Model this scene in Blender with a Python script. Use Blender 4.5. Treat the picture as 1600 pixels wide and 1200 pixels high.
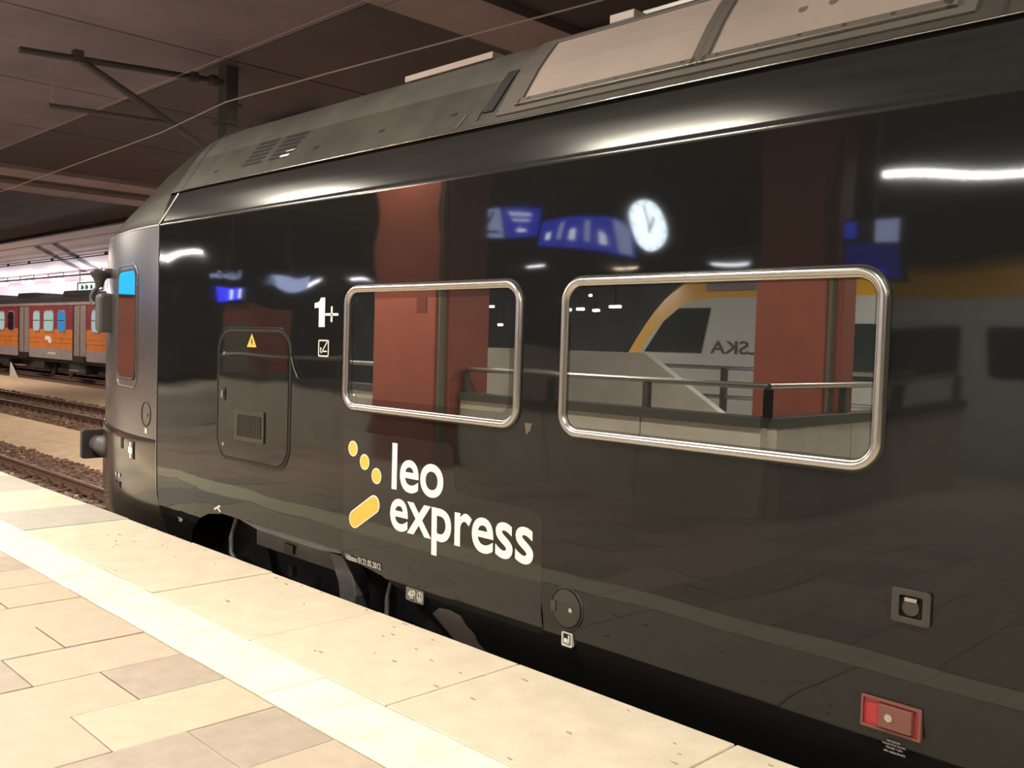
import bpy, math, random
from mathutils import Matrix, Vector
random.seed(7)
for o in list(bpy.data.objects): bpy.data.objects.remove(o)
scene = bpy.context.scene
COL = scene.collection
# ------------------------------------------------------------------ camera, world, exposure
cam_d = bpy.data.cameras.new('camera'); cam = bpy.data.objects.new('camera', cam_d); COL.objects.link(cam)
cam_d.sensor_width = 36.0; cam_d.lens = 32.83; cam_d.clip_end = 400
Rm = Matrix(((0.70399913, -0.05097925, 0.70836878), (0.70956862, 0.00841277, -0.70458612), (0.02995993, 0.99866428, 0.04209586)))
cam.matrix_world = Matrix.Translation((0, -3.5, 1.632)) @ Rm.to_4x4()
scene.camera = cam
w = bpy.data.worlds.new('night'); scene.world = w; w.use_nodes = True
w.node_tree.nodes['Background'].inputs[0].default_value = (0.55, 0.45, 0.6, 1)
w.node_tree.nodes['Background'].inputs[1].default_value = 0.012
vs = scene.view_settings
vs.view_transform = 'Standard'; vs.look = 'None'; vs.gamma = 1.0; vs.use_curve_mapping = False; vs.exposure = 0.0

def area(name, loc, sx, sy, power, color, rot=(0, 0, 0), label=None, group=None):
    d = bpy.data.lights.new(name, 'AREA'); d.shape = 'RECTANGLE'; d.size = sx; d.size_y = sy; d.energy = power; d.color = color
    o = bpy.data.objects.new(name, d); COL.objects.link(o); o.location = loc; o.rotation_euler = rot
    return o
LAMP_W = 290.0
LAMP_X = (6.0, 0.65, -4.65, -9.97, -15.3, -20.6, -26.0, -31.4)
LAMP_Y, LAMP_Z = -2.3, 4.72
for lx in LAMP_X: area('platform_light', (lx, LAMP_Y, LAMP_Z - 0.03), 1.5, 0.30, LAMP_W, (1.0, 0.91, 0.77))
REAR_LAMPS = [(-27.7, -25.0), (-15.6, -13.4), (-5.4, -2.9)]  # the middle one is added out of sight to light the yellow train
for a, b in REAR_LAMPS: area('rear_light', ((a + b) / 2, -8.8, 3.94), b - a, 0.06, 430.0, (1.0, 0.97, 0.92))
area('column_light', (-9.75, -3.62, 4.28), 0.9, 0.16, 170.0, (1.0, 0.88, 0.72))
FAR_LAMPS = [-54.6 - 5.75 * i for i in range(-3, 8)]
for lx in FAR_LAMPS:
    d = bpy.data.lights.new('far_light', 'POINT'); d.energy = 520.0; d.color = (0.98, 0.93, 1.0); d.shadow_soft_size = 0.15
    o = bpy.data.objects.new('far_light', d); COL.objects.link(o); o.location = (lx, 19.0, 4.76)
TRACK_FILLS = [(-28.0, 9.0), (-21.0, 9.0), (-47.0, 9.0), (-54.0, 9.0), (-61.0, 9.0), (-15.0, 5.6), (-8.0, 5.6)]  # unseen fill lights added to brighten the ballast and the far train
for lx, ly in TRACK_FILLS: area('track_fill', (lx, ly, 5.30), 1.5, 0.30, 430.0, (1.0, 0.84, 0.70))

# ------------------------------------------------------------------ materials
def nodes(name):
    m = bpy.data.materials.new(name); m.use_nodes = True
    nt = m.node_tree; b = nt.nodes['Principled BSDF']
    return m, nt, b
def N(nt, t, **k):
    n = nt.nodes.new(t)
    for a, v in k.items(): setattr(n, a, v)
    return n
def mat(name, col, rough=0.5, metal=0.0, ior=1.5, noise=None, nscale=8.0, bump=0.0, bscale=40.0, coat=0.0, emit=None, estr=0.0, stretch=None, bdist=0.01, bdetail=3.0, rnoise=0.0):
    """noise = amount of brightness variation, or a second colour"""
    m, nt, b = nodes(name)
    b.inputs['Base Color'].default_value = (*col, 1); b.inputs['Roughness'].default_value = rough
    b.inputs['Metallic'].default_value = metal; b.inputs['IOR'].default_value = ior; b.inputs['Coat Weight'].default_value = coat
    b.inputs['Coat Roughness'].default_value = 0.03
    if emit:
        b.inputs['Emission Color'].default_value = (*emit, 1); b.inputs['Emission Strength'].default_value = estr
    co = N(nt, 'ShaderNodeTexCoord'); mp = N(nt, 'ShaderNodeMapping')
    nt.links.new(co.outputs['Object'], mp.inputs[0])
    if stretch: mp.inputs['Scale'].default_value = stretch
    if noise is not None:
        if isinstance(noise, (int, float)): c1 = tuple(c * (1 - noise) for c in col); c2 = tuple(min(1, c * (1 + noise)) for c in col)
        else: c1, c2 = col, noise
        t = N(nt, 'ShaderNodeTexNoise'); t.inputs['Scale'].default_value = nscale; t.inputs['Detail'].default_value = 5; t.inputs['Roughness'].default_value = 0.65
        r = N(nt, 'ShaderNodeValToRGB'); r.color_ramp.elements[0].position = 0.32; r.color_ramp.elements[1].position = 0.68
        r.color_ramp.elements[0].color = (*c1, 1); r.color_ramp.elements[1].color = (*c2, 1)
        nt.links.new(mp.outputs[0], t.inputs['Vector']); nt.links.new(t.outputs['Fac'], r.inputs[0]); nt.links.new(r.outputs[0], b.inputs['Base Color'])
    if rnoise:
        t = N(nt, 'ShaderNodeTexNoise'); t.inputs['Scale'].default_value = 3.0; t.inputs['Detail'].default_value = 4
        q = N(nt, 'ShaderNodeMapRange'); q.inputs[3].default_value = max(0.01, rough - rnoise); q.inputs[4].default_value = rough + rnoise
        nt.links.new(mp.outputs[0], t.inputs['Vector']); nt.links.new(t.outputs['Fac'], q.inputs[0]); nt.links.new(q.outputs[0], b.inputs['Roughness'])
    if bump:
        t = N(nt, 'ShaderNodeTexNoise'); t.inputs['Scale'].default_value = bscale; t.inputs['Detail'].default_value = bdetail
        bp = N(nt, 'ShaderNodeBump'); bp.inputs['Strength'].default_value = bump; bp.inputs['Distance'].default_value = bdist
        nt.links.new(mp.outputs[0], t.inputs['Vector']); nt.links.new(t.outputs['Fac'], bp.inputs['Height']); nt.links.new(bp.outputs[0], b.inputs['Normal'])
    return m
M = {}
M['body'] = mat('black_gloss_paint', (0.009, 0.009, 0.0088), 0.04, 0.0, 1.42, bump=0.55, bscale=1.3, bdist=0.016, bdetail=1.0, stretch=(0.8, 1, 1.2))
M['panel'] = mat('dark_grey_satin_paint', (0.050, 0.050, 0.047), 0.19, 0.75, noise=0.12, nscale=5, stretch=(0.3, 1, 6), rnoise=0.04)
M['roofshade'] = mat('shaded_roof_paint', (0.095, 0.091, 0.078), 0.38, 0.6, noise=0.18, nscale=3, rnoise=0.05)  # darker copy of the roof paint, shade of the steep flank put into the colour
M['roof'] = mat('olive_grey_roof_paint', (0.125, 0.12, 0.105), 0.42, 0.55, noise=0.18, nscale=3, rnoise=0.06)
M['nose'] = mat('dark_silver_paint', (0.19, 0.173, 0.172), 0.28, 0.85, rnoise=0.03)
M['noseupper'] = mat('brown_grey_nose_paint', (0.06, 0.055, 0.045), 0.36, 0.7)
M['bumper'] = mat('grey_bumper_paint', (0.12, 0.105, 0.09), 0.16, 0.75)
M['roofpanel'] = mat('beige_grille_panel', (0.27, 0.22, 0.19), 0.5, 0.1, noise=0.08, nscale=2)
M['roofframe'] = mat('grey_frame_metal', (0.15, 0.135, 0.12), 0.4, 0.5)
M['chrome'] = mat('brushed_steel', (0.46, 0.44, 0.41), 0.30, 1.0, rnoise=0.05)
M['edge'] = mat('polished_edge', (0.35, 0.34, 0.32), 0.16, 1.0)
M['glass'] = mat('mirror_tinted_glass', (0.010, 0.011, 0.010), 0.008, 0.0, 3.2)
M['frit'] = mat('black_window_border', (0.012, 0.012, 0.012), 0.02, 0.0, 2.2)
M['rubber'] = mat('black_rubber', (0.012, 0.012, 0.012), 0.6)
M['gap'] = mat('shadow_gap_black', (0.004, 0.004, 0.004), 0.8)
M['white'] = mat('white_vinyl', (0.85, 0.84, 0.80), 0.45)
M['offwhite'] = mat('grey_white_print', (0.55, 0.54, 0.50), 0.5)
M['orange'] = mat('orange_vinyl', (0.85, 0.42, 0.06), 0.45)
M['yellow'] = mat('yellow_vinyl', (0.74, 0.45, 0.07), 0.45)
M['decal'] = mat('dark_vinyl_patch', (0.016, 0.015, 0.0145), 0.06, 0.0, 1.42)
M['worn'] = mat('grey_primer_patch', (0.10, 0.085, 0.075), 0.4)
M['red'] = mat('red_paint', (0.36, 0.02, 0.025), 0.35)
M['redflap'] = mat('brown_red_flap', (0.15, 0.05, 0.04), 0.4)
M['rustspot'] = mat('rust_stain', (0.11, 0.07, 0.055), 0.7)
M['handle'] = mat('dark_steel', (0.075, 0.07, 0.064), 0.35, 0.8)
M['mirrorgrey'] = mat('mirror_grey', (0.055, 0.052, 0.048), 0.5)
M['under'] = mat('bogie_dark_grey', (0.035, 0.034, 0.034), 0.55, 0.2, noise=0.3, nscale=9)
M['bogiegrey'] = mat('bogie_grey_paint', (0.075, 0.072, 0.070), 0.5, 0.2, noise=0.2, nscale=6)
M['slab'] = mat('cream_granite_slab', (0.53, 0.465, 0.355), 0.62, noise=(0.62, 0.55, 0.43), nscale=5, bump=0.35, bscale=70, bdist=0.006)
M['slabgrey'] = mat('grey_granite_slab', (0.375, 0.355, 0.31), 0.62, noise=(0.44, 0.415, 0.36), nscale=5, bump=0.35, bscale=70, bdist=0.006)
M['chip'] = mat('worn_stone_chip', (0.38, 0.325, 0.24), 0.9)
M['pale'] = mat('pale_yellow_line_tile', (0.80, 0.76, 0.50), 0.55, noise=(0.86, 0.84, 0.62), nscale=4, bump=0.2, bscale=60, bdist=0.005)
M['paverA'] = mat('beige_paver', (0.42, 0.345, 0.265), 0.68, noise=(0.49, 0.40, 0.31), nscale=9, bump=0.4, bscale=90, bdist=0.005)
M['paverB'] = mat('taupe_paver', (0.335, 0.28, 0.225), 0.68, noise=(0.40, 0.335, 0.27), nscale=9, bump=0.4, bscale=90, bdist=0.005)
M['paverC'] = mat('light_beige_paver', (0.47, 0.385, 0.285), 0.68, noise=(0.55, 0.45, 0.335), nscale=9, bump=0.4, bscale=90, bdist=0.005)
M['joint'] = mat('joint_mortar', (0.17, 0.145, 0.11), 0.9)
M['floorfar'] = mat('platform_paving', (0.44, 0.37, 0.28), 0.65, noise=0.12, nscale=2)
M['edgewall'] = mat('platform_edge_concrete', (0.16, 0.14, 0.12), 0.9, noise=0.3, nscale=6)
M['ceil'] = mat('brown_grey_ceiling', (0.165, 0.145, 0.172), 0.8, noise=0.22, nscale=0.5)
M['ceilB'] = mat('brown_ceiling_beam', (0.28, 0.24, 0.26), 0.8, noise=0.15, nscale=0.8)
M['ceilD'] = mat('dark_ceiling_panel', (0.055, 0.048, 0.056), 0.8, noise=0.2, nscale=0.6)
M['ceilW'] = mat('white_ceiling', (0.80, 0.76, 0.78), 0.7, noise=0.06, nscale=0.4)
M['slot'] = mat('dark_grey_slot', (0.07, 0.06, 0.065), 0.8)
M['wallW'] = mat('white_wall', (0.66, 0.58, 0.62), 0.7)
M['wallback'] = mat('blue_grey_wall', (0.26, 0.28, 0.32), 0.8, noise=0.3, nscale=0.4)
M['rust'] = mat('rusty_rail_side', (0.13, 0.065, 0.042), 0.75, 0.2, noise=0.3, nscale=12)
M['railtop'] = mat('worn_rail_head', (0.30, 0.22, 0.19), 0.4, 0.8)
M['sleeper'] = mat('weathered_sleeper', (0.15, 0.12, 0.095), 0.9, noise=0.35, nscale=7)
M['ballast'] = mat('brown_ballast', (0.19, 0.115, 0.075), 0.95, noise=(0.10, 0.06, 0.042), nscale=14, bump=1.0, bscale=30, bdist=0.04)
M['stone'] = mat('ballast_stone', (0.21, 0.125, 0.085), 0.95, noise=(0.11, 0.065, 0.045), nscale=3)
M['stoneL'] = mat('pale_ballast_stone', (0.45, 0.36, 0.27), 0.95)
M['sand'] = mat('sandy_gravel_path', (0.40, 0.29, 0.19), 0.95, noise=(0.52, 0.39, 0.265), nscale=2.5, bump=0.8, bscale=60, bdist=0.02)
M['crimson'] = mat('crimson_train_paint', (0.26, 0.035, 0.050), 0.4, noise=0.2, nscale=2)
M['torange'] = mat('orange_train_paint', (0.62, 0.20, 0.05), 0.4, noise=0.15, nscale=2)
M['tgrey'] = mat('grey_train_band', (0.30, 0.26, 0.26), 0.45, noise=0.15, nscale=3)
M['tdoor'] = mat('grey_brown_door_paint', (0.27, 0.215, 0.205), 0.45, noise=0.12, nscale=3)
M['troof'] = mat('black_train_roof', (0.020, 0.017, 0.018), 0.7)
M['tsilver'] = mat('dull_silver_gutter', (0.40, 0.33, 0.31), 0.45, 0.3, noise=0.2, nscale=2)
M['winlit'] = mat('lit_pale_window', (0.2, 0.25, 0.25), 0.1, emit=(0.50, 0.72, 0.72), estr=0.45)
M['winblue'] = mat('blue_window', (0.03, 0.12, 0.25), 0.1, emit=(0.04, 0.30, 0.68), estr=0.55)
M['windark'] = mat('dark_window', (0.03, 0.02, 0.03), 0.05, 0, 1.8)
M['winframe'] = mat('window_rubber_edge', (0.04, 0.03, 0.03), 0.5)
M['column'] = mat('terracotta_column', (0.34, 0.088, 0.052), 0.55, noise=0.12, nscale=1.5)
M['coljoint'] = mat('dark_joint_concrete', (0.20, 0.19, 0.14), 0.8)
M['concrete'] = mat('grey_green_concrete', (0.68, 0.66, 0.56), 0.8, noise=0.10, nscale=2)
M['steel'] = mat('rail_steel', (0.55, 0.53, 0.48), 0.3, 1.0)
M['postgrey'] = mat('dark_post', (0.10, 0.10, 0.085), 0.5, 0.4)
M['lamp'] = mat('lamp_housing', (0.30, 0.29, 0.28), 0.5)
def emis(name, col, s):
    return mat(name, tuple(c * 0.3 for c in col), 0.4, emit=col, estr=s)
M['tube'] = emis('fluorescent_tube', (0.95, 0.95, 1.0), 45)
M['tubewarm'] = emis('warm_tube', (1.0, 0.80, 0.55), 40)
M['diff'] = emis('lamp_diffuser', (0.97, 0.93, 1.0), 9)
M['blue'] = emis('blue_display', (0.02, 0.03, 0.80), 12)
M['bluesign'] = emis('blue_sign_face', (0.03, 0.05, 0.60), 8)
M['bluedim'] = emis('dim_blue_screen', (0.008, 0.012, 0.30), 4)
M['cyan'] = emis('cyan_display', (0.0, 0.42, 0.95), 3.2)
M['palesign'] = emis('pale_sign_face', (0.42, 0.50, 0.80), 8)
M['clockface'] = emis('clock_face', (0.80, 0.92, 1.0), 34)
M['signwhite'] = emis('sign_white', (0.75, 0.82, 1.0), 14)
M['exit'] = emis('lit_exit_sign', (0.75, 0.95, 0.85), 1.6)
M['green'] = mat('sign_green', (0.02, 0.22, 0.12), 0.5)
M['black'] = mat('black_paint', (0.01, 0.01, 0.01), 0.5)
M['tyellow'] = mat('yellow_train_paint', (0.80, 0.42, 0.02), 0.3)
M['twhite'] = mat('white_train_paint', (0.60, 0.62, 0.56), 0.3)
M['tglass'] = mat('dark_train_glass', (0.03, 0.045, 0.045), 0.05, 0, 1.7)
M['wire'] = mat('copper_wire', (0.45, 0.36, 0.33), 0.5, 0.3)
M['mast'] = mat('dark_mast_paint', (0.075, 0.068, 0.072), 0.6)
M['gmast'] = mat('grey_green_mast', (0.06, 0.068, 0.058), 0.6)

# ------------------------------------------------------------------ geometry helpers
class MB:
    def __init__(s): s.v = []; s.f = []
    def add(s, vs_, fs):
        n = len(s.v); s.v += [tuple(p) for p in vs_]; s.f += [tuple(i + n for i in q) for q in fs]; return s
    def box(s, x0, x1, y0, y1, z0, z1):
        return s.add([(x, y, z) for z in (z0, z1) for y in (y0, y1) for x in (x0, x1)],
                     [(0, 2, 3, 1), (4, 5, 7, 6), (0, 1, 5, 4), (2, 6, 7, 3), (0, 4, 6, 2), (1, 3, 7, 5)])
    def prism(s, pts, a, b, axis='y'):
        """pts: 2D outline; axis y -> (x,z), axis x -> (y,z), axis z -> (x,y)"""
        def P(p, t): return (p[0], t, p[1]) if axis == 'y' else ((t, p[0], p[1]) if axis == 'x' else (p[0], p[1], t))
        n = len(pts)
        return s.add([P(p, a) for p in pts] + [P(p, b) for p in pts],
                     [tuple(range(n)), tuple(range(2 * n - 1, n - 1, -1))] + [(i, i + n, (i + 1) % n + n, (i + 1) % n) for i in range(n)])
    def tube(s, path, r, seg=8, closed=False):
        path = [Vector(p) for p in path]; n = len(path); rings = []
        up = Vector((0, 0, 1))
        for i, p in enumerate(path):
            if closed: d = path[(i + 1) % n] - path[i - 1]
            else: d = path[min(i + 1, n - 1)] - path[max(i - 1, 0)]
            d.normalize()
            u = Vector((0, 1, 0)) if abs(d.y) < 0.9 else up
            a = d.cross(u).normalized(); b = d.cross(a).normalized()
            rr = r[i] if isinstance(r, (list, tuple)) else r
            rings.append([p + a * math.cos(t) * rr + b * math.sin(t) * rr for t in [2 * math.pi * k / seg for k in range(seg)]])
        vs_ = [q for R in rings for q in R]; fs = []
        for i in range(n if closed else n - 1):
            for k in range(seg):
                fs.append((i * seg + k, i * seg + (k + 1) % seg, ((i + 1) % n) * seg + (k + 1) % seg, ((i + 1) % n) * seg + k))
        if not closed: fs += [tuple(range(seg))[::-1], tuple(range((n - 1) * seg, n * seg))]
        return s.add(vs_, fs)
    def grid(s, rows):
        m = len(rows[0])
        return s.add([p for R in rows for p in R], [(i * m + j, i * m + j + 1, (i + 1) * m + j + 1, (i + 1) * m + j) for i in range(len(rows) - 1) for j in range(m - 1)])
    def disc(s, c, r, axis, d, seg=24, r2=None):
        """short cylinder along axis vector from c, length d"""
        c = Vector(c); ax = Vector(axis).normalized(); u = ax.orthogonal().normalized(); v_ = ax.cross(u); r2 = r if r2 is None else r2
        A = [c + (u * math.cos(2 * math.pi * k / seg) + v_ * math.sin(2 * math.pi * k / seg)) * r for k in range(seg)]
        B = [c + ax * d + (u * math.cos(2 * math.pi * k / seg) + v_ * math.sin(2 * math.pi * k / seg)) * r2 for k in range(seg)]
        return s.add(A + B, [tuple(range(seg))[::-1], tuple(range(seg, 2 * seg))] + [(k, (k + 1) % seg, (k + 1) % seg + seg, k + seg) for k in range(seg)])
    def build(s, name, m, parent=None, smooth=0.0, bevel=0.0, loc=None):
        me = bpy.data.meshes.new(name); me.from_pydata(s.v, [], s.f); me.materials.append(M[m] if isinstance(m, str) else m)
        me.validate(); me.update()
        o = bpy.data.objects.new(name, me); COL.objects.link(o)
        fixn(me)
        if bevel:
            bv = o.modifiers.new('bevel', 'BEVEL'); bv.width = bevel; bv.segments = 2; bv.limit_method = 'ANGLE'
        if smooth:
            for p in me.polygons: p.use_smooth = True
            me.set_sharp_from_angle(angle=math.radians(smooth))
        if parent: o.parent = parent
        if loc: o.location = loc
        return o
def fixn(me):
    import bmesh
    b = bmesh.new(); b.from_mesh(me); bmesh.ops.recalc_face_normals(b, faces=b.faces[:]); b.to_mesh(me); b.free()
def tag(o, label=None, cat=None, group=None, kind=None):
    if label: o['label'] = label
    if cat: o['category'] = cat
    if group: o['group'] = group
    if kind: o['kind'] = kind
    return o
def empty(name, loc=(0, 0, 0)):
    o = bpy.data.objects.new(name, None); o.empty_display_size = 0.2; COL.objects.link(o); o.location = loc; return o
def local(mb, loc):
    mb.v = [(x - loc[0], y - loc[1], z - loc[2]) for x, y, z in mb.v]; return mb
def part(mb, name, m, root, **k):
    """world-space geometry parented under a root that may be placed anywhere"""
    p = root; off = Vector((0, 0, 0))
    while p: off += p.location; p = p.parent
    return local(mb, off).build(name, m, root, **k)
def rrect(x0, x1, z0, z1, r, n=6):
    out = []
    for cx, cz, a0 in ((x1 - r, z1 - r, 0), (x0 + r, z1 - r, 90), (x0 + r, z0 + r, 180), (x1 - r, z0 + r, 270)):
        for k in range(n + 1):
            a = math.radians(a0 + 90 * k / n); out.append((cx + r * math.cos(a), cz + r * math.sin(a)))
    return out
def ringprism(mb, outer, inner, ya, yb):
    n = len(outer)
    V_ = [(p[0], ya, p[1]) for p in outer] + [(p[0], ya, p[1]) for p in inner] + [(p[0], yb, p[1]) for p in outer] + [(p[0], yb, p[1]) for p in inner]
    F = []
    for i in range(n):
        j = (i + 1) % n
        F += [(i, j, n + j, n + i), (2 * n + i, 3 * n + i, 3 * n + j, 2 * n + j), (i, 2 * n + i, 2 * n + j, j), (n + i, n + j, 3 * n + j, 3 * n + i)]
    return mb.add(V_, F)
def textmesh(s, bold=0.0):
    c = bpy.data.curves.new('t', 'FONT'); c.body = s; c.size = 1; c.offset = bold; c.resolution_u = 6
    o = bpy.data.objects.new('t', c); COL.objects.link(o)
    dg = bpy.context.evaluated_depsgraph_get(); me = bpy.data.meshes.new_from_object(o.evaluated_get(dg))
    vv = [tuple(v.co) for v in me.vertices]; ff = [tuple(p.vertices) for p in me.polygons]
    bpy.data.objects.remove(o); bpy.data.curves.remove(c); bpy.data.meshes.remove(me)
    return vv, ff
def text(s, x0, x1, z0, z1, y, bold=0.0, flip=1, fy=None):
    """lettering filling the box x0..x1, z0..z1 on the plane y (fy: surface function)"""
    vv, ff = textmesh(s, bold)
    a = min(v[0] for v in vv); b = max(v[0] for v in vv); c = min(v[1] for v in vv); d = max(v[1] for v in vv)
    mb = MB(); V_ = []
    for v in vv:
        X = x0 + (x1 - x0) * (v[0] - a) / (b - a); Z = z0 + (z1 - z0) * (v[1] - c) / (d - c)
        V_.append((X, (fy(X, Z) + y) if fy else y, Z))
    return mb.add(V_, ff)

# ------------------------------------------------------------------ station shell: platform, ceiling, ground
RAIL = -0.76
plat = tag(empty('floor', (-4, -1, 0)), 'lit stone platform with edge slabs, pale line and pavers beside the dark train', 'platform', kind='structure')
core = MB().box(-80, 30, -11.0, -1.36, -0.35, -0.012)
part(core, 'paving_base', 'joint', plat)
part(MB().box(-80, 30, -1.40, -0.22, -0.30, -0.014), 'edge_base', 'joint', plat)
part(MB().box(-80, 30, -0.50, -0.25, -1.15, -0.30), 'edge_wall', 'edgewall', plat)
# edge slabs
ex = [1.8, 0.52, -0.75, -2.02, -3.29, -4.50, -5.71, -6.92, -8.14, -9.06, -10.2, -11.3, -12.4, -13.5, -14.6, -15.7, -16.8, -17.9, -19.0, -20.1, -21.2, -22.3]
grey = {8, 10, 12, 15}
for i in range(len(ex) - 1):
    b = MB().box(ex[i + 1] + 0.004, ex[i] - 0.004, -0.965, -0.11 + random.uniform(-0.004, 0.004), -0.13, random.uniform(-0.003, 0.003))
    part(b, 'edge_slab', 'slabgrey' if i in grey else 'slab', plat, bevel=0.006)
for i in range(60):
    x = random.uniform(-9, -1.8); y = -0.12 - abs(random.gauss(0, 0.25)) if i % 2 else random.uniform(-0.95, -0.13); y = max(-0.95, y); r_ = random.uniform(0.004, 0.012)
    pts = [(x + r_ * (1.6 + random.random()) * math.cos(a) , y + r_ * random.uniform(0.3, 0.8) * math.sin(a)) for a in [k_ * math.pi / 3 for k_ in range(6)]]
    part(MB().prism(pts, 0.0, 0.0042, 'z'), 'surface_chip', 'chip', plat)
# pale line tiles
tx = 1.66; k = 0
while tx > -24:
    b = MB().box(tx - 0.339 + 0.002, tx - 0.002, -1.328, -0.972, -0.10, random.uniform(-0.002, 0.002))
    part(b, 'line_tile', 'pale', plat, bevel=0.003); tx -= 0.339
# pavers
shared = {}
tx = 0.06; row = 0
PX = 0.4575
while tx > -16:
    ys = -1.335 if row % 2 else -1.335 + 0.30
    yy = -1.335; first = True
    while yy > -4.3:
        L = 0.415 if (first and row % 2) else 0.715
        b = MB().box(tx - PX + 0.003, tx - 0.003, yy - L + 0.003, yy - 0.003, -0.10, random.uniform(-0.003, 0.003))
        ci = 0 if first else ci + 1; m = {(7, 0): 'paverB', (8, 0): 'paverC', (9, 0): 'paverB', (7, 1): 'paverB', (6, 0): 'paverA', (8, 1): 'paverA', (10, 0): 'paverA', (11, 0): 'paverA'}.get((row, ci), random.choice(['paverA', 'paverA', 'paverA', 'paverB']))
        part(b, 'paver', m, plat, bevel=0.004); yy -= L; first = False
    tx -= PX; row += 1
part(MB().box(-80, -16.5, -11, -1.335, -0.01, 0.0), 'paving_beyond', 'floorfar', plat)
part(MB().box(-16.2, 30, -11, -4.55, -0.01, 0.0), 'paving_behind', 'floorfar', plat)
part(MB().box(0.1, 30, -4.55, -1.335, -0.01, 0.0), 'paving_right', 'floorfar', plat)
part(MB().box(-80, -22.4, -1.33, -0.11, -0.02, 0.0), 'edge_beyond', 'slab', plat)
part(MB().box(1.85, 30, -1.33, -0.11, -0.02, 0.0), 'edge_right', 'slab', plat)

# ceiling
CZ = 5.6
ceil = tag(empty('ceiling', (-10, 0, CZ)), 'dark brown concrete roof over the tracks with lighter cross beams', 'ceiling', kind='structure')
part(MB().box(-110, 30, -26, 9.8, CZ + 0.06, CZ + 0.3), 'roof_slab', 'ceilD', ceil)
xs_ = [30, 18, 8, 2, -4.2, -7.9, -9.0, -12.6, -16.2, -19.8, -24.6, -25.9, -27.2, -28.5, -36, -46, -60, -80, -110]
yb_ = [(-26, -12), (-12, -6.5), (-6.5, -1.0), (-1.0, 3.1), (3.1, 6.45), (6.45, 9.78)]
for i in range(len(xs_) - 1):
    for j, (ya, yb) in enumerate(yb_):
        beam = xs_[i] in (-7.9, -24.6, -27.2)
        dz = -0.10 if beam else 0.0
        m = 'ceilB' if beam else ('ceil' if (j < 4) else 'ceilD')
        part(MB().box(xs_[i + 1] + 0.02, xs_[i] - 0.02, ya + 0.01, yb - 0.01, CZ + dz, CZ + 0.06), 'ceiling_panel', m, ceil)
part(MB().box(-110, 30, 9.80, 10.0, CZ - 0.12, CZ + 0.3), 'edge_beam', 'ceilD', ceil)
wc = tag(empty('ceiling_far', (-55, 15, 5.5)), 'white lit ceiling above the far platform and red train', 'ceiling', kind='structure')
part(MB().box(-130, 10, 10.0, 24, 5.56, 5.8), 'ceiling_slab', 'ceilW', wc)
for a, b in ((10.02, 11.28), (11.33, 24)):
    part(MB().box(-130, 10, a, b, 5.5, 5.56), 'ceiling_board', 'ceilW', wc)
for xo in (-46.2, -43.9):
    part(MB().prism([(xo - 0.35, 11.36), (xo + 0.35, 11.36), (xo - 15.7, 19.4), (xo - 16.5, 19.4)], 5.47, 5.5, 'z'), 'dark_slot', 'slot', wc)
for xo in (-90, -66, -20):
    part(MB().prism([(xo - 0.35, 11.36), (xo + 0.35, 11.36), (xo - 15.7, 19.4), (xo - 16.5, 19.4)], 5.47, 5.5, 'z'), 'dark_slot', 'slot', wc)
wl = part(MB().box(-130, 10, 23.2, 23.5, -1.2, 5.5), 'wall_far', 'wallW', None); tag(wl, 'pale wall behind the far platform lamps', 'wall', kind='structure')
fp = part(MB().box(-130, 10, 17.2, 23.2, -1.2, 0.0), 'floor_far', 'floorfar', None); tag(fp, 'far platform behind the red and orange train', 'platform', kind='structure')
wb = part(MB().box(-110, 30, -26.3, -26, -1.2, 5.6), 'wall_back', 'wallback', None); tag(wb, 'dark wall far behind the camera', 'wall', kind='structure')
# cable tray on the far ceiling
tr = tag(empty('cable_tray', (-55, 14.1, 5.3)), 'thin cable tray hung on brackets under the white far ceiling', 'cable tray')
part(MB().box(-120, -10, 14.05, 14.11, 5.30, 5.34), 'lower_rod', 'slot', tr); part(MB().box(-120, -10, 14.05, 14.09, 5.42, 5.45), 'upper_rod', 'slot', tr)
for i in range(24):
    x = -92 + i * 3.6
    part(MB().prism([(x - 0.16, 5.34), (x + 0.16, 5.34), (x + 0.05, 5.468), (x - 0.05, 5.468)], 14.05, 14.12), 'bracket', 'slot', tr)
# far lamps: a suspension rail and each lamp hung under it
lr = tag(empty('lamp_rail', (-60, 19, 5.2)), 'long dark rail carrying the far platform lamps', 'rail')
part(MB().box(-110, -30, 18.95, 19.05, 5.21, 5.31), 'rail_bar', 'slot', lr)
for i in range(28):
    part(MB().box(-108 + i * 2.87, -108 + i * 2.87 + 0.05, 18.98, 19.02, 5.31, 5.5), 'hanger', 'slot', lr)
def FARLAB(x):
    if x > -58: return 'far platform lamp hidden behind the nose of the dark train, %s along' % ('first', 'second', 'third', 'fourth', 'fifth')[int(round((-37.35 - x) / 5.75)) % 5]
    if x > -63: return 'white glowing far lamp right beside the wing mirror'
    if x > -69: return 'white glowing far lamp second from the wing mirror'
    if x > -74: return 'white glowing far lamp third from the wing mirror, left of centre'
    if x > -80: return 'white glowing far lamp cut by the left edge'
    return 'far platform lamp beyond the left edge, %s along' % ('first', 'second', 'third', 'fourth')[int(round((-83.35 - x) / 5.75)) % 4]
for i, x in enumerate(FAR_LAMPS):
    e = tag(empty('platform_lamp', (x, 19, 5.2)), FARLAB(x), 'lamp', 'far platform lamps')
    part(MB().box(x - 1.0, x + 1.0, 18.8, 19.2, 5.14, 5.20), 'housing', 'lamp', e)
    n = []
    for a in range(9):
        t = math.pi * a / 8; n.append((x - 0.95 * math.cos(t), 5.14 - 0.06 - 0.16 * math.sin(t)))
    part(MB().prism([(x + 0.95, 5.14), (x - 0.95, 5.14)] + n, 18.82, 19.18), 'diffuser', 'diff', e)
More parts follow.
